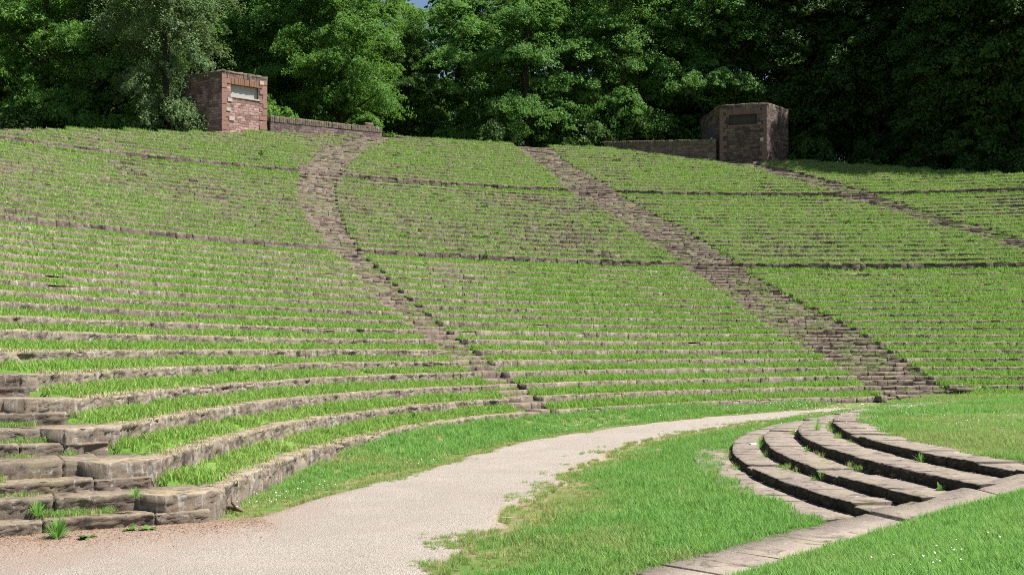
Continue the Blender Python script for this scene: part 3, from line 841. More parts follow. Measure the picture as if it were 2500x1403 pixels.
big = hash_noise2(G[:, 0], G[:, 1], 5.5, 21); med = hash_noise2(G[:, 0], G[:, 1], 1.6, 22); fin = hash_noise2(G[:, 0], G[:, 1], .5, 23)
tier = np.where(G[:, 4] < 19, 0, np.where(G[:, 4] < 37, 1, 2))
lush = big * .45 + med * .4 + fin * .25
lush += np.where(G[:, 3] >= 2, .08, 0) + np.where((G[:, 3] == 1) & (tier == 1), -.06, 0) + np.where((G[:, 3] == 0) & (tier >= 1), -.0, 0) + np.where(tier == 2, .05, 0)
keep = rng.uniform(0, 1, len(G)) < np.clip((lush - .16) * 3.0, .12, 1)
keep &= ~((G[:, 5] < .12) & (rng.uniform(0, 1, len(G)) < .6))
G, dist, lush, tier = G[keep], dist[keep], lush[keep], tier[keep]
lush = np.where(G[:, 3] == 5, np.clip(lush, 0, .5) * .6, lush)
scl = np.where(G[:, 3] == 5, .6, 1.0) * np.interp(dist, [12, 25, 60, 90], [.62, .78, 1.0, 1.1]) * (.62 + .85 * np.clip(lush, 0, 1.1)) * np.where(tier == 0, np.interp(G[:, 4], [6, 12], [1.0, 1.12]), np.where(tier == 1, 1.02, .98)) * rng.uniform(.55, 1.4, len(G)) * np.where(tier == 0, np.interp(G[:, 5], [0, .25, .5], [.75, .9, 1.0]), np.interp(G[:, 5], [0, .3, .6], [.42, .62, 1.0]))
dry = np.clip(.42 - lush + rng.normal(0, .15, len(G)) + np.where(G[:, 5] < .2, .2, 0) + np.where((G[:, 3] == 0), .06, 0), 0, .9)
gn_scatter('terrace_grass', G[:, :3], scl, C_COARSE, 'green grass growing along every terrace', dry)
Dp = np.concatenate(DP); v = (Dp[:, 1] > 2) & (np.abs(Dp[:, 0] / np.maximum(Dp[:, 1], 1)) < .6)
Dp = Dp[v]
gn_scatter('dry_grass', Dp[:, :3], rng.uniform(.5, 1.1, len(Dp)) * np.interp(Dp[:, 3], [12, 80], [.8, 1.4]), C_DRY, 'dry straw along the edges of the seat rows', np.zeros(len(Dp)), 4)

# lawns
LP, LS_, LD = [], [], []
def add_lawn(x, y, z, s, d): LP.append(np.stack([x, y, z], -1)); LS_.append(s); LD.append(d)
N = 64000
y = 7 + 33 * rng.uniform(0, 1, N) ** 1.35; x = rng.uniform(-.52, .52, N) * y
ps = path_side(x, y)
# distance to first row
th = np.degrees(np.arctan2(y - CY, x - CX)) % 360
rr = np.hypot(x - CX, y - CY); r1 = R_of(1, th)
inside = (rr < r1 - .02) & (np.hypot(x - SC[0], y - SC[1]) > np.interp(y, [13, 17, 20, 23], [20.55, 20.45, 20.2, 19.95]) + .45 * (hash_noise2(x, y, .4, 41) - .5))
# keep clear of the edging, corner steps and bank
e_side = (x - np.interp(y, inn[:, 1], inn[:, 0]))
ok = inside & (ps > 0) & ((e_side < -.02) | (y > 13.0))
front = (x * .66 - y * .74 + 11.9)      # in front of the corner steps
ok &= ~((x < -3.6) & (y < 13.2))
edge_fall = np.clip(ps / .9, 0, 1)
pn = hash_noise2(x, y, .8, 31)
ok &= rng.uniform(0, 1, N) < np.clip(.25 + edge_fall * 1.1 + (pn - .5) * .8, .05, 1)
x, y, ps, pn, edge_fall = x[ok], y[ok], ps[ok], pn[ok], edge_fall[ok]
dd = np.hypot(x, y)
add_lawn(x, y, np.maximum(-.03, verge_z(x, y) - .015), np.interp(dd, [9, 20, 40], [.8, .95, 1.5]) * rng.uniform(.5, 1.25, len(x)) * (.5 + .5 * edge_fall) * (.65 + .7 * hash_noise2(x, y, 1.3, 91)),
         np.clip((1 - edge_fall) * .7 + (.42 - pn) * 1.0 + (hash_noise2(x, y, 2.6, 92) - .55) * .7 + rng.normal(0, .12, len(x)), 0, .9))
ls_ = []
for s_ in range(1, 12):
    f_ = cpts[(s_ + 2) // 2 - 1] + (WDIR * .45 if (s_ + 1) % 2 == 0 else -U_S * .04); m_ = 330
    q_ = f_ + A_S * rng.uniform(-.1, 4.8, m_)[:, None] - U_S * np.abs(rng.normal(.03, .08, m_))[:, None]
    kk = hash_noise2(q_[:, 0] + s_ * 3.7, q_[:, 1], .5, 55) > .42
    ls_.append(np.concatenate([q_[kk], np.full((kk.sum(), 1), .18 * s_ - .01)], 1))
for k_ in range(4):
    m_ = 130; th_ = np.radians(rng.uniform(135, 190, m_)); q_ = SC + (SR[k_] + .04 + np.abs(rng.normal(0, .05, m_)))[:, None] * np.stack([np.cos(th_), np.sin(th_)], -1)
    kk = hash_noise2(q_[:, 0] * 1.3 + k_ * 5.1, q_[:, 1], .6, 57) > .6
    ls_.append(np.concatenate([q_[kk], np.full((kk.sum(), 1), SH * k_ + .0)], 1))
ls_ = np.concatenate(ls_)
add_lawn(ls_[:, 0], ls_[:, 1], ls_[:, 2], rng.uniform(.35, .95, len(ls_)), rng.uniform(0, .7, len(ls_)))
# tufts out on the path
N = 5200; y = 8 + 29 * rng.uniform(0, 1, N) ** 1.4; sd = rng.uniform(0, 1, N) < .6
x = np.where(sd, np.interp(y, yy, ne[:, 0]) - np.abs(rng.normal(0, .3, N)), np.interp(y, yy, fe[:, 0]) + np.abs(rng.normal(0, .16, N)))
k = (hash_noise2(x, y, .45, 77) > np.where(path_side(x, y) > -.12, .3, .62)) & ~((x < -3.4) & (y < 13.2))
x, y = x[k], y[k]
add_lawn(x, y, np.full(len(x), .005), rng.uniform(.25, .62, len(x)), rng.uniform(.2, .85, len(x)))
# round lawn
N = 24000; y = 12.9 + 25 * rng.uniform(0, 1, N) ** 1.5; x = rng.uniform(.2, .58, N) * y
rr = np.hypot(x - SC[0], y - SC[1]); tq = np.degrees(np.arctan2(y - SC[1], x - SC[0])) % 360; ok = rr < lawn_R(tq) + .05 - .3 * hash_noise2(x, y, .4, 61); x, y = x[ok], y[ok]
pn = hash_noise2(x, y, 2.2, 32); dd = np.hypot(x, y)
add_lawn(x, y, np.full(len(x), .58), np.interp(dd, [12, 35], [.85, 1.2]) * rng.uniform(.4, 1.2, len(x)) * (.6 + .8 * hash_noise2(x, y, 1.1, 44)), np.clip((pn - .42) * 1.1 + rng.normal(.05, .12, len(x)), 0, .75))
# bank
N = 42000; xq = rng.uniform(.3, 8.5, N); yq = rng.uniform(4.6, 13.0, N)
ok = np.abs(xq / yq) < .64; xq, yq = xq[ok], yq[ok]
z, d = bank_at(xq, yq); ok = d > -.02; xy = np.stack([xq, yq], -1)[ok]; z = z[ok]; d = d[ok]
pn = hash_noise2(xy[:, 0], xy[:, 1], 1.1, 33)
add_lawn(xy[:, 0], xy[:, 1], z - .01, rng.uniform(.6, 1.25, len(xy)), np.clip((.35 - pn) + rng.normal(0, .1, len(xy)), 0, .6))
gn_scatter('lawn_grass', np.concatenate(LP), np.concatenate(LS_), C_FINE, 'short bright grass of the lawns', np.concatenate(LD))

# daisies
fl = []
for cx, cy, s, n_, z in ((-2.4, 14.2, .55, 190, .0), (-2.0, 15.6, .5, 110, 0), (-1.0, 18.5, .6, 60, 0), (9.5, 27, 1.6, 420, .56), (12, 26, 2.4, 420, .56), (11, 22, 2.2, 240, .56),
                     (3.9, 8.7, .22, 15, .36), (3.3, 8.2, .16, 10, .42), (4.6, 9.3, .2, 9, .4), (1.0, 28.5, 1.0, 80, 0)):
    p_ = rng.normal(0, s, (n_, 2)) * np.array([1.2, .9]) + (cx, cy)
    fl.append(np.concatenate([p_, np.full((n_, 1), z) + rng.uniform(.06, .12, (n_, 1))], 1))
fl = np.concatenate(fl); nf = len(fl)
ok = ((path_side(fl[:, 0], fl[:, 1]) > .1) | (fl[:, 2] > .3)); fl = fl[ok]; nf = len(fl)
a6 = np.arange(6) * math.pi / 3
sz = rng.uniform(.006, .0105, nf)
nz = norm(np.stack([rng.normal(.2, .4, nf), rng.normal(-.4, .4, nf), np.ones(nf)], -1))
tx = norm(np.cross(nz, np.array([0, 1, .01]))); ty = np.cross(nz, tx)
V = fl[:, None, :] + sz[:, None, None] * (tx[:, None, :] * np.cos(a6)[None, :, None] + ty[:, None, :] * np.sin(a6)[None, :, None])
link('daisies', mesh_np('daisies', V.reshape(-1, 3), [np.arange(nf * 6).reshape(nf, 6)], plain_mat('daisy_petals', (.72, .73, .70), .7)), kind='stuff', label='small white daisies dotting the lawns')

# leaf and needle litter
N = 9000
a = rng.uniform(-.3, 6.2, N); bq = np.abs(rng.normal(0, .5, N))
P0 = cpts[0] - A_S * .9
xy = P0 + A_S * a[:, None] - U_S * (bq[:, None] + .02)
e2 = rng.integers(0, mP, 1500); xy2 = fe[e2] + rng.normal(.12, .18, (1500, 2)) * np.array([1, .4])
e3 = rng.integers(0, mP, 700); xy3 = ne[e3] - np.abs(rng.normal(.1, .35, (700, 1))) * np.array([[1, 0]])
xy = np.concatenate([xy, xy2, xy3]); N = len(xy)
z = np.full(N, .036)
# on the treads of the corner steps and of the curved steps
ls = []
for s in range(1, 12):
    n = (s + 1) // 2; f = cpts[n - 1] + (WDIR * .45 if s % 2 == 0 else -U_S * .04)
    m_ = 230; q_ = f + A_S * rng.uniform(-.2, 4.5, m_)[:, None] + U_S * rng.uniform(.1, .45, m_)[:, None]
    ls.append(np.concatenate([q_, np.full((m_, 1), .18 * s + .012)], 1))
for k in range(3):
    m_ = 420; th_ = np.radians(rng.uniform(135, 191, m_)); q_ = SC + (SR[k + 1] + np.abs(rng.normal(.05, .12, m_)))[:, None] * np.stack([np.cos(th_), np.sin(th_)], -1)
    ls.append(np.concatenate([q_, np.full((m_, 1), SH * (k + 1) + .012)], 1))
pts = np.concatenate([np.concatenate([xy, z[:, None]], 1)] + ls); N = len(pts)
an = rng.uniform(0, 6.28, N); ln = rng.uniform(.008, .022, N); wd = rng.uniform(.002, .007, N)
ux = np.stack([np.cos(an), np.sin(an), rng.normal(0, .25, N)], -1); uy = np.stack([-np.sin(an), np.cos(an), rng.normal(0, .25, N)], -1)
V = np.stack([pts - ux * ln[:, None], pts + uy * wd[:, None], pts + ux * ln[:, None], pts - uy * wd[:, None]], 1)
link('leaf_litter', mesh_np('leaf_litter', V.reshape(-1, 3), [np.arange(N * 4).reshape(N, 4)], plain_mat('dead_leaves', (.18, .095, .055), .9, None, (.30, .19, .11), 30)), kind='stuff', label='brown leaf and needle litter')

# ------------------------------------------------------------------ towers and parapets
def quad_mesh(name, quads, mat, parent, origin, uvs=None):
    V = []; F = []; U = []
    for i, qd in enumerate(quads):
        o = len(V); V += [tuple(np.array(v) - origin) for v in qd]; F.append((o, o + 1, o + 2, o + 3))
        if uvs is None:
            a = np.array(qd[0]); b2 = np.array(qd[1])
            d2 = norm((b2 - a)[None])[0] if np.linalg.norm(b2 - a) > 0 else np.array([1, 0, 0])
            for v in qd:
                w = np.array(v) - a
                hz = float(np.dot(w[:2], d2[:2])) + i * 3.37
                vz = v[2] if abs(d2[2]) < .9 else hz
                U.append((hz, vz if abs(np.cross(b2 - a, np.array(qd[3]) - a)[2]) < 1e-3 * 1 else float(np.dot(w, norm((np.array(qd[3]) - a)[None])[0]))))
    return link(name, mesh_np(name, np.array(V), [np.array(F)], mat, False, None, np.array(U)), parent)

def face_pt(A, B, u, z, out=0.0):
    d = (B - A) / np.linalg.norm(B - A); n = np.array([d[1], -d[0]])
    p_ = A + d * u + n * out
    return (p_[0], p_[1], z)
def slab_on_face(name, A, B, u0, u1, z0, z1, o0, o1, mat, parent, org, jitter=None):
    q = lambda u, z, o: face_pt(A, B, u, z, o)
    quads = [[q(u0, z0, o1), q(u1, z0, o1), q(u1, z1, o1), q(u0, z1, o1)],
             [q(u0, z0, o0), q(u0, z0, o1), q(u0, z1, o1), q(u0, z1, o0)],
             [q(u1, z0, o1), q(u1, z0, o0), q(u1, z1, o0), q(u1, z1, o1)],
             [q(u0, z1, o1), q(u1, z1, o1), q(u1, z1, o0), q(u0, z1, o0)],
             [q(u0, z0, o0), q(u1, z0, o0), q(u1, z0, o1), q(u0, z0, o1)]]
    return quad_mesh(name, quads, mat, parent, org)

def tower(poly, front, zb, h, rec, mat, tab_mat, label, quoin_mat):
    poly = [np.array(p_, float) for p_ in poly]
    org = np.array([*np.mean(poly, axis=0), zb])
    root = D.objects.new('stone_hut', None); COL.objects.link(root); root.location = org
    tag(root, label, 'stone hut', 'stone huts on top of the terraces')
    z0, z1 = zb - 1.2, zb + h - .2
    n = len(poly); quads = []
    for i in range(n):
        A, B = poly[i], poly[(i + 1) % n]; L = np.linalg.norm(B - A)
        q = lambda u, z, o=0: face_pt(A, B, u, z, o)
        if i == front:
            u0, u1, v0, v1 = rec[0], rec[1], zb + h - rec[3], zb + h - rec[2]
            dp = -.38
            quads += [[q(0, z0), q(L, z0), q(L, v0), q(0, v0)], [q(0, v1), q(L, v1), q(L, z1), q(0, z1)],
                      [q(0, v0), q(u0, v0), q(u0, v1), q(0, v1)], [q(u1, v0), q(L, v0), q(L, v1), q(u1, v1)],
                      [q(u0, v0), q(u0, v0, dp), q(u0, v1, dp), q(u0, v1)], [q(u1, v0, dp), q(u1, v0), q(u1, v1), q(u1, v1, dp)],
                      [q(u0, v1, dp), q(u1, v1, dp), q(u1, v1), q(u0, v1)], [q(u0, v0), q(u1, v0), q(u1, v0, dp), q(u0, v0, dp)]]
        else:
            quads.append([q(0, z0), q(L, z0), q(L, z1), q(0, z1)])
    quad_mesh('wall', quads, mat, root, org)
    # roof slab / coping, slightly proud
    c = np.mean(poly, axis=0)
    big = [c + (p_ - c) * 1.004 for p_ in poly]
    V = [(p_[0], p_[1], z1 + .001) for p_ in big] + [(p_[0], p_[1], zb + h + float(rng.normal(0, .015))) for p_ in big]
    F4 = [(i, (i + 1) % n, n + (i + 1) % n, n + i) for i in range(n)]
    uv = [(i * 1.3, 0) for i in range(n)] + [(i * 1.3, .2) for i in range(n)]
    V = np.array(V) - org
    link('coping', mesh_np('coping', V, [np.array(F4), np.array([list(range(n, 2 * n))]), np.array([list(range(n))[::-1]])], mat, False, None, np.array(uv)), root)
    Pc = np.concatenate([poly, poly[:1]])
    Pc = np.concatenate([[Pc[k_] + (Pc[k_ + 1] - Pc[k_]) * t_ for t_ in np.linspace(.0, .92, 9)] for k_ in range(n)])
    sV, sG, sT = merge_strips([stone_strip(Pc, zb + h - .24, zb + h + .02, depth=.4, near=40, rough=1.3, smin=.2, smax=.5, r=np.random.default_rng(8))])
    link('rim_stones', mesh_np('rim_stones', sV - org, sG, M_STONE_WALL, False, {'tint': ('FLOAT', sT)}), root)
    A, B = poly[front], poly[(front + 1) % n]
    u0, u1, v0, v1 = rec[0], rec[1], zb + h - rec[3], zb + h - rec[2]
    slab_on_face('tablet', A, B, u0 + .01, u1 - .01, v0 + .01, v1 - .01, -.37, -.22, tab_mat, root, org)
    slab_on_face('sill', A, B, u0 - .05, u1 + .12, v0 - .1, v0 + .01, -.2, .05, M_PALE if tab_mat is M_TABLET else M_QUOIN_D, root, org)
    # lintel of upright stones
    x = u0 - .25
    Vq = []
    while x < u1 + .2:
        w = rng.uniform(.1, .17); o1 = rng.uniform(.012, .05); t_ = v1 + rng.uniform(.42, .56)
        q = lambda u, z, o: face_pt(A, B, u, z, o)
        a_, b_, y0, y1 = x, min(x + w - .015, u1 + .25), v1 + .005, t_
        Vq += [[q(a_, y0, o1), q(b_, y0, o1), q(b_, y1, o1), q(a_, y1, o1)], [q(a_, y0, -.02), q(a_, y0, o1), q(a_, y1, o1), q(a_, y1, -.02)],
               [q(b_, y0, o1), q(b_, y0, -.02), q(b_, y1, -.02), q(b_, y1, o1)], [q(a_, y1, o1), q(b_, y1, o1), q(b_, y1, -.02), q(a_, y1, -.02)],
               [q(a_, y0, -.02), q(b_, y0, -.02), q(b_, y0, o1), q(a_, y0, o1)]]
        x += w
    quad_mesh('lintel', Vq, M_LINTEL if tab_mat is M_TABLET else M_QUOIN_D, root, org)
    # corner quoins on both ends of the front
    Vq = []
    for (P0_, P1_, s_) in ((A, B, 0), (A, B, 1)):
        z = zb - .4; k = 0; L = np.linalg.norm(B - A)
        while z < z1 - .3:
            hh = rng.uniform(.26, .38); w = (.55 if k % 2 else .34) + rng.uniform(-.06, .08); o1 = rng.uniform(.015, .05)
            a_, b_ = (-.0, w) if s_ == 0 else (L - w, L)
            q = lambda u, z_, o: face_pt(A, B, u, z_, o)
            y0, y1 = z, min(z + hh - .012, z1)
            Vq += [[q(a_, y0, o1), q(b_, y0, o1), q(b_, y1, o1), q(a_, y1, o1)], [q(a_, y0, -.02), q(a_, y0, o1), q(a_, y1, o1), q(a_, y1, -.02)],
                   [q(b_, y0, o1), q(b_, y0, -.02), q(b_, y1, -.02), q(b_, y1, o1)], [q(a_, y1, o1), q(b_, y1, o1), q(b_, y1, -.02), q(a_, y1, -.02)],
                   [q(a_, y0, -.02), q(b_, y0, -.02), q(b_, y0, o1), q(a_, y0, o1)]]
            z += hh; k += 1
    quad_mesh('corner_stones', Vq, quoin_mat, root, org)
    return root, org, poly

LT = [(-24.66, 77.28), (-21.4, 75.5), (-18.55, 77.55), (-20.1, 81.2), (-22.9, 82.4), (-25.8, 80.8)]
ZT = 18.22
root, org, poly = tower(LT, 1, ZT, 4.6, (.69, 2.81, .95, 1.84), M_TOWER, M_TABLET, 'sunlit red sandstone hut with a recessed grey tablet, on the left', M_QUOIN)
for u, v, w, h in ((.45, 2.0, .34, .28), (.34, 2.75, .32, .24), (.56, 3.35, .4, .32), (2.92, .4, .32, .28)):
    slab_on_face('pale_stone', poly[1], poly[2], u, u + w, ZT + 4.6 - v - h, ZT + 4.6 - v, -.02, .055, M_PALE, root, org)
slab_on_face('slit_window', poly[0], poly[1], 1.4, 1.6, ZT + .25, ZT + 1.05, -.02, .012, M_DARK, root, org)
RT = [(16.9, 91.7), (17.56, 86.6), (21.3, 85.6), (23.8, 88.2), (23.0, 92.2), (19.8, 94.2)]
root, org, poly = tower(RT, 1, ZT, 4.6, (.77, 3.08, .88, 1.76), M_TOWER_SHADE, M_TABLET_D, 'shaded sandstone hut with a carved tablet, shade painted into the stone, on the right', M_QUOIN_D)
dr = slab_on_face('door', poly[0], poly[1], 2.35, 3.85, ZT - .3, ZT + 3.3, -.02, .03, M_DOOR, root, org)
nt_ = slab_on_face('notice', poly[0], poly[1], 2.9, 3.3, ZT + 1.95, ZT + 2.3, .03, .045, M_WHITE, dr, org)
slab_on_face('notice', poly[0], poly[1], .6, 1.0, ZT + 2.0, ZT + 2.3, -.02, .03, M_WHITE, root, org)
slab_on_face('notice', poly[1], poly[2], 3.35, 3.6, ZT + 1.4, ZT + 1.7, -.02, .06, M_PALE, root, org)
# lintel above the door
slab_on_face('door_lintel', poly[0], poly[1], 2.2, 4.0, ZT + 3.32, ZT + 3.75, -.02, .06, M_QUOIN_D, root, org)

def parapet(A, B, za, zbm, ta, tb, label, taper=False):
    A = np.array(A); B = np.array(B); d = (B - A) / np.linalg.norm(B - A); nn = np.array([d[1], -d[0]]); L = np.linalg.norm(B - A)
    org = np.array([*((A + B) / 2), min(za, zbm)])
    root = D.objects.new('parapet_wall', None); COL.objects.link(root); root.location = org
    tag(root, label, 'parapet wall', 'parapet walls beside the stone huts')
    m = 14; quads = []
    q = lambda s, z, o: tuple([*(A + d * L * s + nn * o), z])
    for i in range(m):
        s0, s1 = i / m, (i + 1) / m
        b0, b1 = za + (zbm - za) * s0, za + (zbm - za) * s1; t0, t1 = ta + (tb - ta) * s0 - .2, ta + (tb - ta) * s1 - .2
        quads += [[q(s0, b0, .3), q(s1, b1, .3), q(s1, t1, .3), q(s0, t0, .3)], [q(s1, b1, -.3), q(s0, b0, -.3), q(s0, t0, -.3), q(s1, t1, -.3)]]
    quads += [[q(0, za, -.3), q(0, za, .3), q(0, ta - .2, .3), q(0, ta - .2, -.3)], [q(1, zbm, .3), q(1, zbm, -.3), q(1, tb - .2, -.3), q(1, tb - .2, .3)]]
    # uv continuous along wall
    V = []; F = []; U = []
    for qd in quads:
        o = len(V); F.append((o, o + 1, o + 2, o + 3))
        for v in qd:
            V.append(np.array(v) - org); w = np.array(v[:2]) - A; U.append((float(np.dot(w, d)) + float(np.dot(w, nn)), v[2]))
    link('wall', mesh_np('wall', np.array(V), [np.array(F)], M_LOWWALL, False, None, np.array(U)), root)
    # upright coping stones
    P = np.stack([A + d * L * s - nn * 0 + nn * .33 for s in np.linspace(0, 1, 12)])
    zf = lambda xy: ta + (tb - ta) * float(np.dot(xy - A, d)) / L
    s_ = stone_strip(P, lambda xy: zf(xy) - .22, zf, depth=.66, near=40, rough=.9, smin=.12, smax=.24, r=np.random.default_rng(3))
    V, Gp, T = merge_strips([s_])
    link('coping', mesh_np('coping', V - org, Gp, M_STONE_WALL, False, {'tint': ('FLOAT', T)}), root)
    return root
parapet((-18.45, 77.75), (-10.75, 83.3), 17.3, 18.8, 19.87, 20.2, 'long low sandstone parapet running right from the sunlit hut')
parapet((8.2, 90.2), (17.3, 86.75), 18.6, 17.3, 20.45, 19.95, 'low dark stone parapet left of the shaded hut')

# ------------------------------------------------------------------ trees
def leaf_cards(C, Nn, size, r, flat=.5):
    """C (n,3) centres, Nn (n,3) preferred normals -> rhombic leaves"""
    n = len(C)
    nz = norm(Nn + r.normal(0, .75, (n, 3)))
    ref = r.normal(0, 1, (n, 3)); tx = norm(np.cross(nz, ref)); ty = np.cross(nz, tx)
    s = size * r.uniform(.6, 1.3, n)[:, None]
    droop = nz * (s * .22)
    return np.stack([C - tx * s, C + ty * s * .62 - droop * .2, C + tx * s - droop, C - ty * s * .62 - droop * .2], 1)

def tube(path, radii, seg=7):
    path = np.array(path, float); n = len(path); V = []
    T = norm(np.gradient(path, axis=0))
    for i in range(n):
        a = np.array([1, 0, 0]) if abs(T[i, 0]) < .8 else np.array([0, 1, 0])
        u = np.cross(T[i], a); u /= np.linalg.norm(u); w = np.cross(T[i], u)
        an = np.arange(seg) * 2 * math.pi / seg
        V.append(path[i] + radii[i] * (np.cos(an)[:, None] * u + np.sin(an)[:, None] * w))
    V = np.concatenate(V); F = []
    for i in range(n - 1):
        for k in range(seg):
            F.append((i * seg + k, i * seg + (k + 1) % seg, (i + 1) * seg + (k + 1) % seg, (i + 1) * seg + k))
    return V, np.array(F)

def crown_mesh(name, seed, h, rad, base, puffs, leaves, size, mat, shape='dome', flat=.6, puff_r=1.1, droop=0.0, lobes=9):
    r = np.random.default_rng(seed)
    # lobes give an uneven outline
    lo = []
    for i in range(lobes):
        t = (i + .5) / lobes + r.normal(0, .05); t = float(np.clip(t, .02, .98))
        if shape == 'dome': rr = rad * (math.sin(math.pi * (.18 + .78 * t))) ** .7
        elif shape == 'skirt': rr = rad * (1 - .55 * t ** 1.5)
        elif shape == 'column': rr = rad * (.75 + .3 * math.sin(math.pi * t))
        else: rr = rad * (1 - t) ** .6
        an = i * 2.4 + r.uniform(-.5, .5); off = rr * r.uniform(.3, .62)
        lo.append((off * math.cos(an), off * math.sin(an), base + (h - base) * t, rr * r.uniform(.5, .75), (h - base) / lobes * r.uniform(1.0, 1.9)))
    lo.append((0, 0, base + (h - base) * .45, rad * .6, (h - base) * .42))
    lo = np.array(lo)
    k = r.choice(len(lo), puffs, p=(lo[:, 3] ** 2) / (lo[:, 3] ** 2).sum())
    dv = norm(r.normal(0, 1, (puffs, 3))); dv[:, 2] = np.where(dv[:, 2] < -.35, -dv[:, 2], dv[:, 2])
    rad_f = r.uniform(.62, 1.05, puffs)[:, None]
    c = lo[k, :3] + dv * rad_f * np.stack([lo[k, 3], lo[k, 3], lo[k, 4]], -1)
    c[:, 2] -= droop * np.hypot(c[:, 0], c[:, 1]) / rad
    c[:, 2] = np.maximum(c[:, 2], base + .2)
    pr = puff_r * r.uniform(.5, 1.35, puffs)
    gap = hash_noise2(c[:, 0] * 1.0 + c[:, 2] * .7, c[:, 1] + c[:, 2], 1.7, seed)
    pr = np.where(gap < .38, pr * .25, pr)
    n = puffs * leaves
    ci = np.repeat(np.arange(puffs), leaves)
    ld = norm(r.normal(0, 1, (n, 3))); ld *= (r.uniform(.25, 1, n) ** .5)[:, None]
    ld[:, 2] *= flat
    rad_d = norm(np.stack([c[:, 0], c[:, 1], -.35 * np.hypot(c[:, 0], c[:, 1]) + r.normal(0, .5, puffs)], -1) + r.normal(0, .25, (puffs, 3)))
    al_ = (ld * rad_d[ci]).sum(1, keepdims=True)
    ld = ld + rad_d[ci] * al_ * .9
    C = c[ci] + ld * pr[ci][:, None]
    C[:, 2] -= .25 * (ld[:, 0] ** 2 + ld[:, 1] ** 2) * pr[ci]
    outw = norm(C - np.array([0, 0, base + (h - base) * .4]))
    Nn = outw * .55 + np.array([0, 0, .75]) + ld * .35
    V = leaf_cards(C, Nn, size, r)
    tint = np.clip(np.repeat(r.uniform(0, 1, puffs), leaves) * .5 + r.uniform(0, .5, n), 0, 1)
    V = V.reshape(-1, 3)
    me = mesh_np(name, V, [np.arange(n * 4).reshape(n, 4)], mat, True, {'tint': ('FLOAT', np.repeat(tint, 4))})
    return me, c

def trunk_mesh(name, seed, h, r0, pts, limbs=16, split=.35):
    r = np.random.default_rng(seed)
    path = [(r.normal(0, .03) * i, r.normal(0, .03) * i, h * t) for i, t in enumerate(np.linspace(-.04, .92, 9))]
    rad = [r0 * (1.25 if i == 0 else 1) * (1 - .85 * i / 8) for i in range(9)]
    Vs, Fs = [], []; o = 0
    V, F = tube(path, rad, 9); Vs.append(V); Fs.append(F); o += len(V)
    path = np.array(path)
    for p_ in pts[r.choice(len(pts), min(limbs, len(pts)), replace=False)]:
        zt = max(h * .12, p_[2] - r.uniform(.2, .45) * h * .5); zt = min(zt, h * .8)
        j = np.interp(zt, path[:, 2], np.arange(9)); b0 = np.array([np.interp(zt, path[:, 2], path[:, 0]), np.interp(zt, path[:, 2], path[:, 1]), zt])
        rr = np.interp(j, np.arange(9), rad) * .5
        mid = b0 * .5 + p_ * .5 + np.array([0, 0, .25])
        V, F = tube([b0, b0 * .75 + mid * .25 + (0, 0, .1), mid, p_], [rr, rr * .8, rr * .5, .02], 5)
        Vs.append(V); Fs.append(F + o); o += len(V)
    return mesh_np(name, np.concatenate(Vs), [np.concatenate(Fs)], M_BARK, True)

PROTO = {}
def proto(key, seed, h, rad, base, puffs, leaves, size, mat, shape, flat, puff_r, droop, r0, lobes=9, limbs=16):
    cm, c = crown_mesh('crown', seed, h, rad, base, puffs, leaves, size, M_LEAF[mat], shape, flat, puff_r, droop, lobes)
    PROTO[key] = (trunk_mesh('trunk', seed + 1, h, r0, c, limbs), cm, h)
proto('oak1', 1, 21, 6.6, .3, 1200, 105, .092, 'oak', 'dome', .7, .66, .6, .45, 17)
proto('oak2', 2, 21, 6.0, .3, 1150, 105, .092, 'oak', 'skirt', .7, .64, .6, .42, 17)
proto('grey1', 3, 18, 4.4, .2, 900, 110, .080, 'grey', 'column', 1.1, .56, 1.6, .32, 17)
proto('maple1', 4, 20, 5.8, 1.0, 1000, 105, .105, 'maple', 'skirt', .45, .68, 1.0, .4, 18)
proto('maple2', 5, 21, 6.4, .4, 1120, 105, .098, 'maple', 'dome', .6, .68, .9, .42, 17)
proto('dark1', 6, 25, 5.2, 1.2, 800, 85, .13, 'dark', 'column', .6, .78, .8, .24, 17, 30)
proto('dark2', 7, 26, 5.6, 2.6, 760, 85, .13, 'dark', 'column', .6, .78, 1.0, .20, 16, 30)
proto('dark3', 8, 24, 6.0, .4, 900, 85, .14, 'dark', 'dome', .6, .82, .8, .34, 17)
proto('shrub1', 9, 3.2, 1.7, .05, 90, 120, .10, 'oak', 'dome', .8, .5, .2, .07, 7, 8)
proto('shrub2', 10, 2.6, 1.9, .05, 80, 110, .12, 'dark', 'dome', .8, .55, .2, .07, 7, 8)

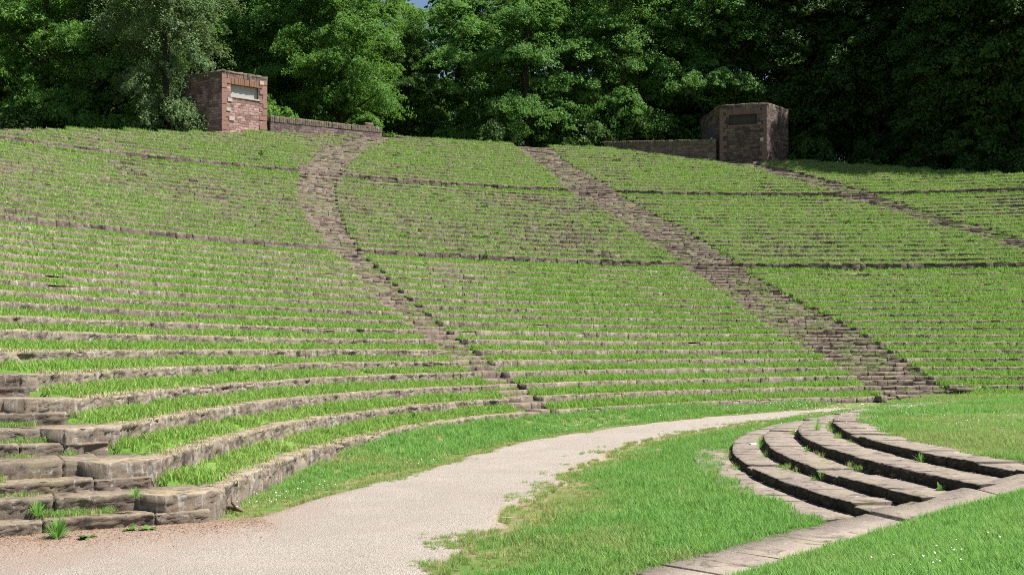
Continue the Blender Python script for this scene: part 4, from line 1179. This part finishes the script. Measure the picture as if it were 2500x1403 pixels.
def place_tree(key, px_, d, sc, rz, label, group, cat='tree', name='broadleaf_tree', dz=0.0, sxy=None):
    x = (px_ - 1250) / 2500 * d; y = d
    tr, cr, h = PROTO[key]
    root = D.objects.new(name, None); COL.objects.link(root)
    root.location = (x, y, plateau_z(x, y) + dz); root.rotation_euler = (0, 0, rz); root.scale = ((sxy or sc), (sxy or sc), sc)
    tag(root, label, cat, group)
    for nm, me in (('trunk', tr), ('crown', cr)):
        o = D.objects.new(nm, me); COL.objects.link(o); o.parent = root
    return root
ED = 'trees along the edge of the wood'
front_trees = [
 ('oak1', 110, 84, 1.05, .3, 'big light green tree at the far left, leafy down to the lawn'),
 ('oak2', 255, 83, .95, 2.1, 'light green tree second from the left edge, beside the greyish tree'),
 ('oak2', -60, 88, 1.1, 4.0, 'tall green tree cut off by the left edge of the photo'),
 ('oak1', 30, 96, 1.15, 1.0, 'tall tree rising behind the big light green tree at far left'),
 ('grey1', 408, 77.5, 1.0, .5, 'greyish green drooping tree covering the left side of the sunlit hut'),
 ('grey1', 330, 85, 1.12, 2.6, 'greyish tree standing behind the drooping tree left of the sunlit hut'),
 ('oak1', 520, 96, 1.1, 5.1, 'green tree high behind the drooping greyish tree'),
 ('maple2', 620, 98, 1.15, .9, 'dark green tree directly behind the sunlit hut'),
 ('maple2', 735, 93, 1.0, 3.3, 'mid green tree right behind the start of the left parapet'),
 ('oak2', 835, 89, .98, 1.2, 'broad bright tree spreading low over the middle of the left parapet'),
 ('oak1', 900, 100, .95, 3.0, 'light green tree behind the broad bright tree at the left parapet'),
 ('oak2', 1000, 104, .80, .2, 'lower yellowish green tree under the gap of blue sky'),
 ('dark3', 1010, 97, .55, .2, 'short shadowed tree behind the right end of the left parapet'),
 ('maple1', 1120, 99, .96, 2.0, 'dark tree just right of the gap of blue sky'),
 ('maple1', 1285, 94, .92, .4, 'layered tree with bright tiers of leaves above the skyline edge'),
 ('maple1', 1395, 98, 1.0, 2.4, 'layered tree between the bright tiered tree and the large round tree'),
 ('maple2', 1510, 97, 1.0, 1.5, 'large rounded green tree above the left end of the right parapet'),
 ('maple1', 1640, 100, 1.12, 3.9, 'tall green tree behind the right parapet'),
 ('maple2', 1755, 99, 1.1, 5.0, 'tall green tree directly behind the left face of the shaded hut'),
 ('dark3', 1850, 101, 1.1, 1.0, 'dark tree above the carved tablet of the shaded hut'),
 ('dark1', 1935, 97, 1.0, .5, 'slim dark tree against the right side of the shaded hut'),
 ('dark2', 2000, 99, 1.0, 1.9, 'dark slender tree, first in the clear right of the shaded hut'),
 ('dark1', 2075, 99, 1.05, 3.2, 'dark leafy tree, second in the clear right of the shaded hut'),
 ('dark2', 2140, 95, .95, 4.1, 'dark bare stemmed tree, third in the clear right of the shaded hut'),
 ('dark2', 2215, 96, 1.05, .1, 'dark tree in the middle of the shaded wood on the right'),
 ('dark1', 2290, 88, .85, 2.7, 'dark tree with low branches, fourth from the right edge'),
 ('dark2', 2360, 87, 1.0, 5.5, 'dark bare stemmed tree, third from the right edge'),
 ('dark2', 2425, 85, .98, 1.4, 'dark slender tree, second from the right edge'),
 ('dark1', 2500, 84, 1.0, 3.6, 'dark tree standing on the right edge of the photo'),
]
for a in front_trees: place_tree(*a, ED)
# second rank and, on the right, the trees whose shade darkens the wood
BK = 'trees deeper in the wood'
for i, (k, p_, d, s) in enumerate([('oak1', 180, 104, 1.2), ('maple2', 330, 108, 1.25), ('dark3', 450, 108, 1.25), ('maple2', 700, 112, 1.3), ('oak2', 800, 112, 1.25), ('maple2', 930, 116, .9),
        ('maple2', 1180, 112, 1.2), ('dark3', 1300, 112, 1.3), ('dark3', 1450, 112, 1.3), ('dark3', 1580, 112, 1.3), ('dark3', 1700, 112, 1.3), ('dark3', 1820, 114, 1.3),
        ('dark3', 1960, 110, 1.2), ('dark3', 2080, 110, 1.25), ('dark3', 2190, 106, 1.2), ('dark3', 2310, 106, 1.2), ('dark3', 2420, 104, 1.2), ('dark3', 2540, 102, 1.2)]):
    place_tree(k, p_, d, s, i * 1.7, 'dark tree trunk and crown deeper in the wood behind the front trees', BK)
RS = 'trees at the right edge of the theatre'
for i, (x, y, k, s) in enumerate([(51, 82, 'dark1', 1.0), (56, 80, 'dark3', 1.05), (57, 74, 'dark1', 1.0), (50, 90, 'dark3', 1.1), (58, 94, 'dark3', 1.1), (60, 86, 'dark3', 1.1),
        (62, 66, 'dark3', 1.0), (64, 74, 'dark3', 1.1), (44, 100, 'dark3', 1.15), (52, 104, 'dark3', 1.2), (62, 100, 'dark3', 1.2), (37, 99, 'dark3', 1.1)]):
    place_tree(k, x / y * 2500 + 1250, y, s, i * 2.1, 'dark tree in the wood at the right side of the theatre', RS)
# undergrowth
SH_ = 'shrubs along the edge of the wood'
for k, p_, d, s, lab in [('shrub1', 672, 80.5, .95, 'small pale green shrub right of the sunlit hut'),
        ('shrub1', 880, 84.5, .75, 'bright green shrub behind the right part of the left parapet'),
        ('shrub2', 60, 80, 1.3, 'low dark shrub under the big tree at far left'), ('shrub1', 200, 79, 1.1, 'green shrub at the lawn edge under the light green trees'),
        ('shrub1', 305, 77.5, 1.0, 'leafy shrub at the lawn edge left of the drooping greyish tree'), ('shrub2', 390, 77, .9, 'dark shrub at the foot of the drooping greyish tree'),
        ('shrub1', 615, 84, .9, 'light sprig of shrub showing over the roof of the sunlit hut'), ('shrub2', 1210, 90, 1.0, 'dark shrub at the skyline edge left of the bright tiered tree'),
        ('shrub2', 1430, 92, 1.2, 'dark shrub left of the right parapet'), ('shrub2', 1560, 93, 1.3, 'dark shrub behind the right parapet'),
        ('shrub2', 1970, 88.5, 1.0, 'dark shrub just right of the shaded hut'), ('shrub2', 2110, 87, .9, 'dark shrub in the shade, second right of the shaded hut'),
        ('shrub2', 2240, 85, .9, 'dark shrub at the lawn edge in the middle of the shaded wood'), ('shrub2', 2380, 83, .9, 'dark shrub at the shaded lawn edge near the right'),
        ('shrub2', 2480, 82, 1.0, 'dark shrub at the right edge of the photo')]:
    o = place_tree(k, p_, d, s, p_ * .01, lab, SH_, 'shrub', 'shrub')
    if p_ == 615: o.location.z += 2.4

# far wood as one mass
r = np.random.default_rng(77); n = 46000
px_ = r.uniform(-250, 2800, n); d = r.uniform(112, 132, n); x = (px_ - 1250) / 2500 * d
top = 24 + 6 * hash_noise2(px_, d * 0, 110, 3) - 13 * np.exp(-((px_ - 1048) / 42) ** 2)
z = 19 + r.uniform(0, 1, n) ** .8 * top
C = np.stack([x, d, z], -1)
V = leaf_cards(C, np.array([0, -.5, .7]) + r.normal(0, .3, (n, 3)), .42, r)
link('far_wood', mesh_np('far_wood', V.reshape(-1, 3), [np.arange(n * 4).reshape(n, 4)], M_LEAF['dark'], False, {'tint': ('FLOAT', np.repeat(r.uniform(0, 1, n), 4))}), kind='stuff', label='dense dark foliage of the wood behind')

# ------------------------------------------------------------------ small things
def weed(name, xyz, seed, nl, ll, lw, up, label, cat='weed', mat=None):
    r = np.random.default_rng(seed); V = []; F = []; T = []
    for i in range(nl):
        a = r.uniform(0, 6.283); e = r.uniform(*up); l = ll * r.uniform(.6, 1.15); w = lw * r.uniform(.7, 1.2)
        dx, dy = math.cos(a), math.sin(a); o = len(V)
        for t, wk in ((0, .15), (.25, .7), (.55, 1), (.82, .7), (1, .08)):
            c = np.array([dx * l * t * math.cos(e), dy * l * t * math.cos(e), l * t * math.sin(e) - .35 * l * t * t * math.cos(e)])
            for sg in (-1, 1): V.append(c + np.array([-dy, dx, .12 * sg * 0]) * sg * w * wk / 2 + np.array([0, 0, .1 * w * wk]))
        for k in range(4): F.append((o + 2 * k, o + 2 * k + 1, o + 2 * k + 3, o + 2 * k + 2))
        T += [r.uniform()] * 10
    me = mesh_np(name, np.array(V), [np.array(F)], mat or M_LEAF['weed'], True, {'tint': ('FLOAT', np.array(T))})
    return link(name, me, None, label, cat, 'weeds among the stones', None, xyz)
def at(px_, py, z):      # plan point seen at that height
    d = 2500 * (EYE - z) / (py - 854); return ((px_ - 1250) / 2500 * d, d, z)
DK = (.5, 1.2)
WD = [
 ('broadleaf_weed', at(97, 1062, .92), 16, .30, .16, DK, 'large round leaved weed beside the dark end of the third seat row'),
 ('broadleaf_weed', at(58, 1066, .90), 22, .28, .12, (.2, 1.0), 'low leafy weed on the corner steps left of the round leaved weed'),
 ('grass_tuft', at(140, 1318, .0), 240, 0.29, .007, (.6, 1.45), 'thick grass tuft on the path in front of the lowest corner step'),
 ('grass_tuft', at(92, 1262, .18), 176, 0.22, .007, (.6, 1.45), 'thick grass tuft on the second corner step from the bottom'),
 ('grass_tuft', at(330, 1215, .36), 96, 0.19, .007, (.4, 1.4), 'grass tuft hanging beside the dark end of the lowest seat row'),
 ('broadleaf_weed', at(212, 1314, .02), 14, .17, .07, (.1, .7), 'small leafy weed on the path right of the thick grass tuft'),
 ('broadleaf_weed', at(315, 1296, .02), 12, .16, .06, (.1, .7), 'small weed at the foot of the lowest corner step'),
 ('broadleaf_weed', at(362, 1294, .02), 12, .15, .06, (.1, .8), 'small weed near the right end of the lowest corner step'),
 ('broadleaf_weed', at(545, 1232, .0), 18, .24, .10, (.3, 1.1), 'leafy weed against the corner block of the lowest seat row'),
 ('broadleaf_weed', at(680, 1150, .0), 20, .42, .12, (.7, 1.4), 'tall leafy weed against the lowest seat row, left of the daisies path bend'),
 ('broadleaf_weed', at(772, 1118, .02), 16, .38, .10, (.7, 1.4), 'upright weed against the lowest seat row, right of the tall leafy weed'),
 ('broadleaf_weed', at(885, 1085, .02), 40, .5, .06, (.5, 1.4), 'bushy weed growing over the lowest seat row'),
 ('broadleaf_weed', at(1005, 1062, .05), 60, .6, .06, (.5, 1.4), 'larger bushy weed in front of the lowest seat row near the narrow stairs'),
 ('broadleaf_weed', at(445, 985, .74), 16, .32, .13, (.4, 1.2), 'green burdock weed in front of the fourth seat row'),
 ('broadleaf_weed', at(560, 985, .74), 18, .30, .10, (.3, 1.1), 'spreading weed in front of the fourth seat row, right of the burdock'),
 ('grass_tuft', at(490, 1105, .40), 64, 0.34, .007, (1.0, 1.5), 'tall thin grass at the bend of the second seat row'),
 ('grass_tuft', at(2010, 1192, .03), 73, 0.36, .007, (.7, 1.4), 'long grass tuft at the foot of the lowest curved step'),
 ('grass_tuft', at(1870, 1130, .03), 57, 0.29, .007, (.7, 1.4), 'long grass tuft at the left bend of the lowest curved step'),
 ('broadleaf_weed', at(2060, 1180, .16), 14, .14, .035, (.4, 1.2), 'small bright weed on the second curved step'),
 ('broadleaf_weed', at(1970, 1102, .30), 14, .15, .035, (.4, 1.2), 'small weed at the left bend of the third curved step'),
 ('broadleaf_weed', at(2160, 1150, .3), 16, .16, .035, (.6, 1.4), 'weed in the middle of the third curved step'),
 ('grass_tuft', at(2250, 1130, .45), 54, 0.22, .007, (.6, 1.4), 'grass tuft in the middle of the top curved step'),
 ('grass_tuft', at(2370, 1150, .45), 48, 0.20, .007, (.6, 1.4), 'grass tuft near the right end of the top curved step'),
 ('broadleaf_weed', at(2295, 1198, .3), 9, .13, .035, (.5, 1.3), 'single weed near the right end of the third curved step'),
 ('grass_tuft', at(1995, 1052, .45), 96, 0.34, .007, (.6, 1.4), 'dark grass tuft at the far left tip of the top curved step'),
 ('grass_tuft', at(1855, 1095, .16), 57, 0.29, .007, (.7, 1.4), 'grass tuft at the far left tip of the second curved step'),
]
for i, (nm, xyz, nl, ll, lw, up, lab) in enumerate(WD):
    weed(nm, xyz, 300 + i, nl, ll, lw, up, lab, 'grass tuft' if nm == 'grass_tuft' else 'weed', M_GRASS_L if nm == 'grass_tuft' else None)
p_ = P_of(19, np.array([118.2]))[0]; weed('broadleaf_weed', (p_[0], p_[1], 7.0), 351, 50, .34, .07, (.2, 1.4), 'dark bushy weed on the lower terrace wall between the two stairs')
p_ = P_of(38.4, np.array([124.5]))[0]; weed('broadleaf_weed', (p_[0], p_[1], 14.7), 352, 60, .5, .06, (.6, 1.4), 'tall bright weed clump on the upper terrace below the sunlit hut')
p_ = P_of(13.7, np.array([160.5]))[0]; 
# sticks and stones
def stick(name, p0, p1, rad, bend, mat, label, cat, fork=False):
    p0 = np.array(p0); p1 = np.array(p1); m = (p0 + p1) / 2
    path = [p0 + (p1 - p0) * t + np.array([bend * math.sin(t * 3.1), bend * .6 * math.sin(t * 5), 0]) for t in np.linspace(0, 1, 8)]
    V, F = tube(np.array(path) - m, [rad * k for k in (.6, .9, 1, 1.05, .95, .9, .8, .5)], 8)
    Fs = [F]; n = len(V); cap = [np.array([list(range(8))[::-1], list(range(n - 8, n))])]
    if fork:
        V2, F2 = tube([np.array(path[5]) - m, np.array(path[5]) - m + np.array([-.10, .06, .09]), np.array(path[5]) - m + np.array([-.12, .14, .17])], [rad * .9, rad * .7, rad * .3], 8)
        Fs.append(F2 + n); V = np.concatenate([V, V2])
    return link(name, mesh_np(name, V, [np.concatenate(Fs)] + cap, mat, True), None, label, cat, None, None, tuple(m))
c7 = P_of(7, np.array([168.0]))[0]; d7 = P_of(7, np.array([167.1]))[0]
stick('dead_stick', (c7[0] - .1, c7[1], 2.545), (d7[0] - .1, d7[1], 2.545), .022, .03, M_WOOD, 'pale dead stick lying on the edge of a seat row, far left', 'stick')
q0 = at(545, 1236, .05); q1 = at(592, 1246, .05)
stick('broken_branch', q0, q1, .032, .03, M_WOOD_D, 'dark broken branch at the corner block of the lowest seat row', 'branch', True)
q0 = at(1215, 1310, .04)
stick('dead_stick', (-.15, 12.9, .045), (.12, 13.0, .045), .007, .01, M_WOOD, 'thin twig on the gravel near the lawn edge', 'stick')
def block(name, xyz, sx, sy, sz, rz, mat, label, cat, seed):
    r = np.random.default_rng(seed)
    V = []; g = [-1, -.9, 0, .9, 1]
    F = []
    def pt(a, b_, c):
        v = np.array([a, b_, c]); k = (np.abs(v) > .95).sum()
        return v * np.array([sx, sy, sz]) * (1 - .03 * max(0, k - 1)) * (1 + r.normal(0, .02))
    cache = {}
    def vid(a, b_, c):
        if (a, b_, c) not in cache: cache[(a, b_, c)] = len(V); V.append(pt(a, b_, c))
        return cache[(a, b_, c)]
    for i in range(4):
        for j in range(4):
            for s in (-1, 1):
                f1 = [(g[i], g[j]), (g[i + 1], g[j]), (g[i + 1], g[j + 1]), (g[i], g[j + 1])]
                if s < 0: f1 = f1[::-1]
                F.append([vid(a, b_, s) for a, b_ in f1]); F.append([vid(s, a, b_) for a, b_ in f1]); F.append([vid(a, s, b_) for a, b_ in f1[::-1]])
    o = link(name, mesh_np(name, np.array(V), [np.array(F)], mat, False, {'tint': ('FLOAT', np.full(len(V), .6))}), None, label, cat, None, None, xyz)
    o.rotation_euler = (r.normal(0, .04), r.normal(0, .04), rz); return o
p_ = P_of(1.6, np.array([94.2]))[0]; block('loose_slab', (p_[0], p_[1], .58), .36, .26, .06, .2, M_STONE, 'loose stone slab lying at the right foot of the broad stairs', 'stone', 1)
p_ = P_of(.9, np.array([102.3]))[0]; block('loose_block', (p_[0], p_[1], .29), .17, .15, .11, .5, M_STONE, 'loose squared block at the left foot of the broad stairs', 'stone', 2)
q0 = at(1838, 1083, .17); block('white_stone', (q0[0], q0[1], .165), .07, .045, .025, .3, M_WHITE, 'small white stone lying on the curved steps', 'stone', 3)
p_ = np.array([-11.6, 82.7]); block('loose_block', (p_[0], p_[1], 20.3), .35, .25, .16, .5, M_STONE_WALL, 'dark loose block on the right end of the left parapet', 'stone', 4)

# ------------------------------------------------------------------ light, sky, camera
EL, AZ = math.radians(57), math.radians(-5)      # azimuth measured from +x
sdir = Vector((math.cos(EL) * math.cos(AZ), math.cos(EL) * math.sin(AZ), math.sin(EL)))
sun = D.lights.new('sun', 'SUN'); sun.energy = 5.0; sun.angle = math.radians(.5); sun.color = (1, .975, .935)
so = D.objects.new('sun', sun); COL.objects.link(so); so.rotation_euler = sdir.to_track_quat('Z', 'Y').to_euler()
w = D.worlds.new('World'); scene.world = w; w.use_nodes = True
nt = w.node_tree; nt.nodes.clear()
sk = nt.nodes.new('ShaderNodeTexSky'); sk.sky_type = 'NISHITA'; sk.sun_disc = False
sk.sun_elevation = EL; sk.sun_rotation = math.pi / 2 - AZ
bg = nt.nodes.new('ShaderNodeBackground'); bg.inputs[1].default_value = .055
wo = nt.nodes.new('ShaderNodeOutputWorld'); nt.links.new(sk.outputs[0], bg.inputs[0]); nt.links.new(bg.outputs[0], wo.inputs[0])

cam = D.cameras.new('camera'); cam.sensor_width = 36; cam.lens = 36; cam.shift_y = .061; cam.clip_end = 1500; cam.clip_start = .05
co = D.objects.new('camera', cam); COL.objects.link(co); co.location = (0, 0, EYE); co.rotation_euler = (math.pi / 2, 0, 0)
scene.camera = co
vs = scene.view_settings; vs.view_transform = 'Standard'; vs.look = 'None'; vs.exposure = 1.18; vs.gamma = 1
scene.cycles.use_denoising = False
scene.cycles.filter_width = 1.0
scene.cycles.max_bounces = 6; scene.cycles.diffuse_bounces = 3; scene.cycles.transmission_bounces = 3; scene.cycles.glossy_bounces = 2
scene.render.film_transparent = False
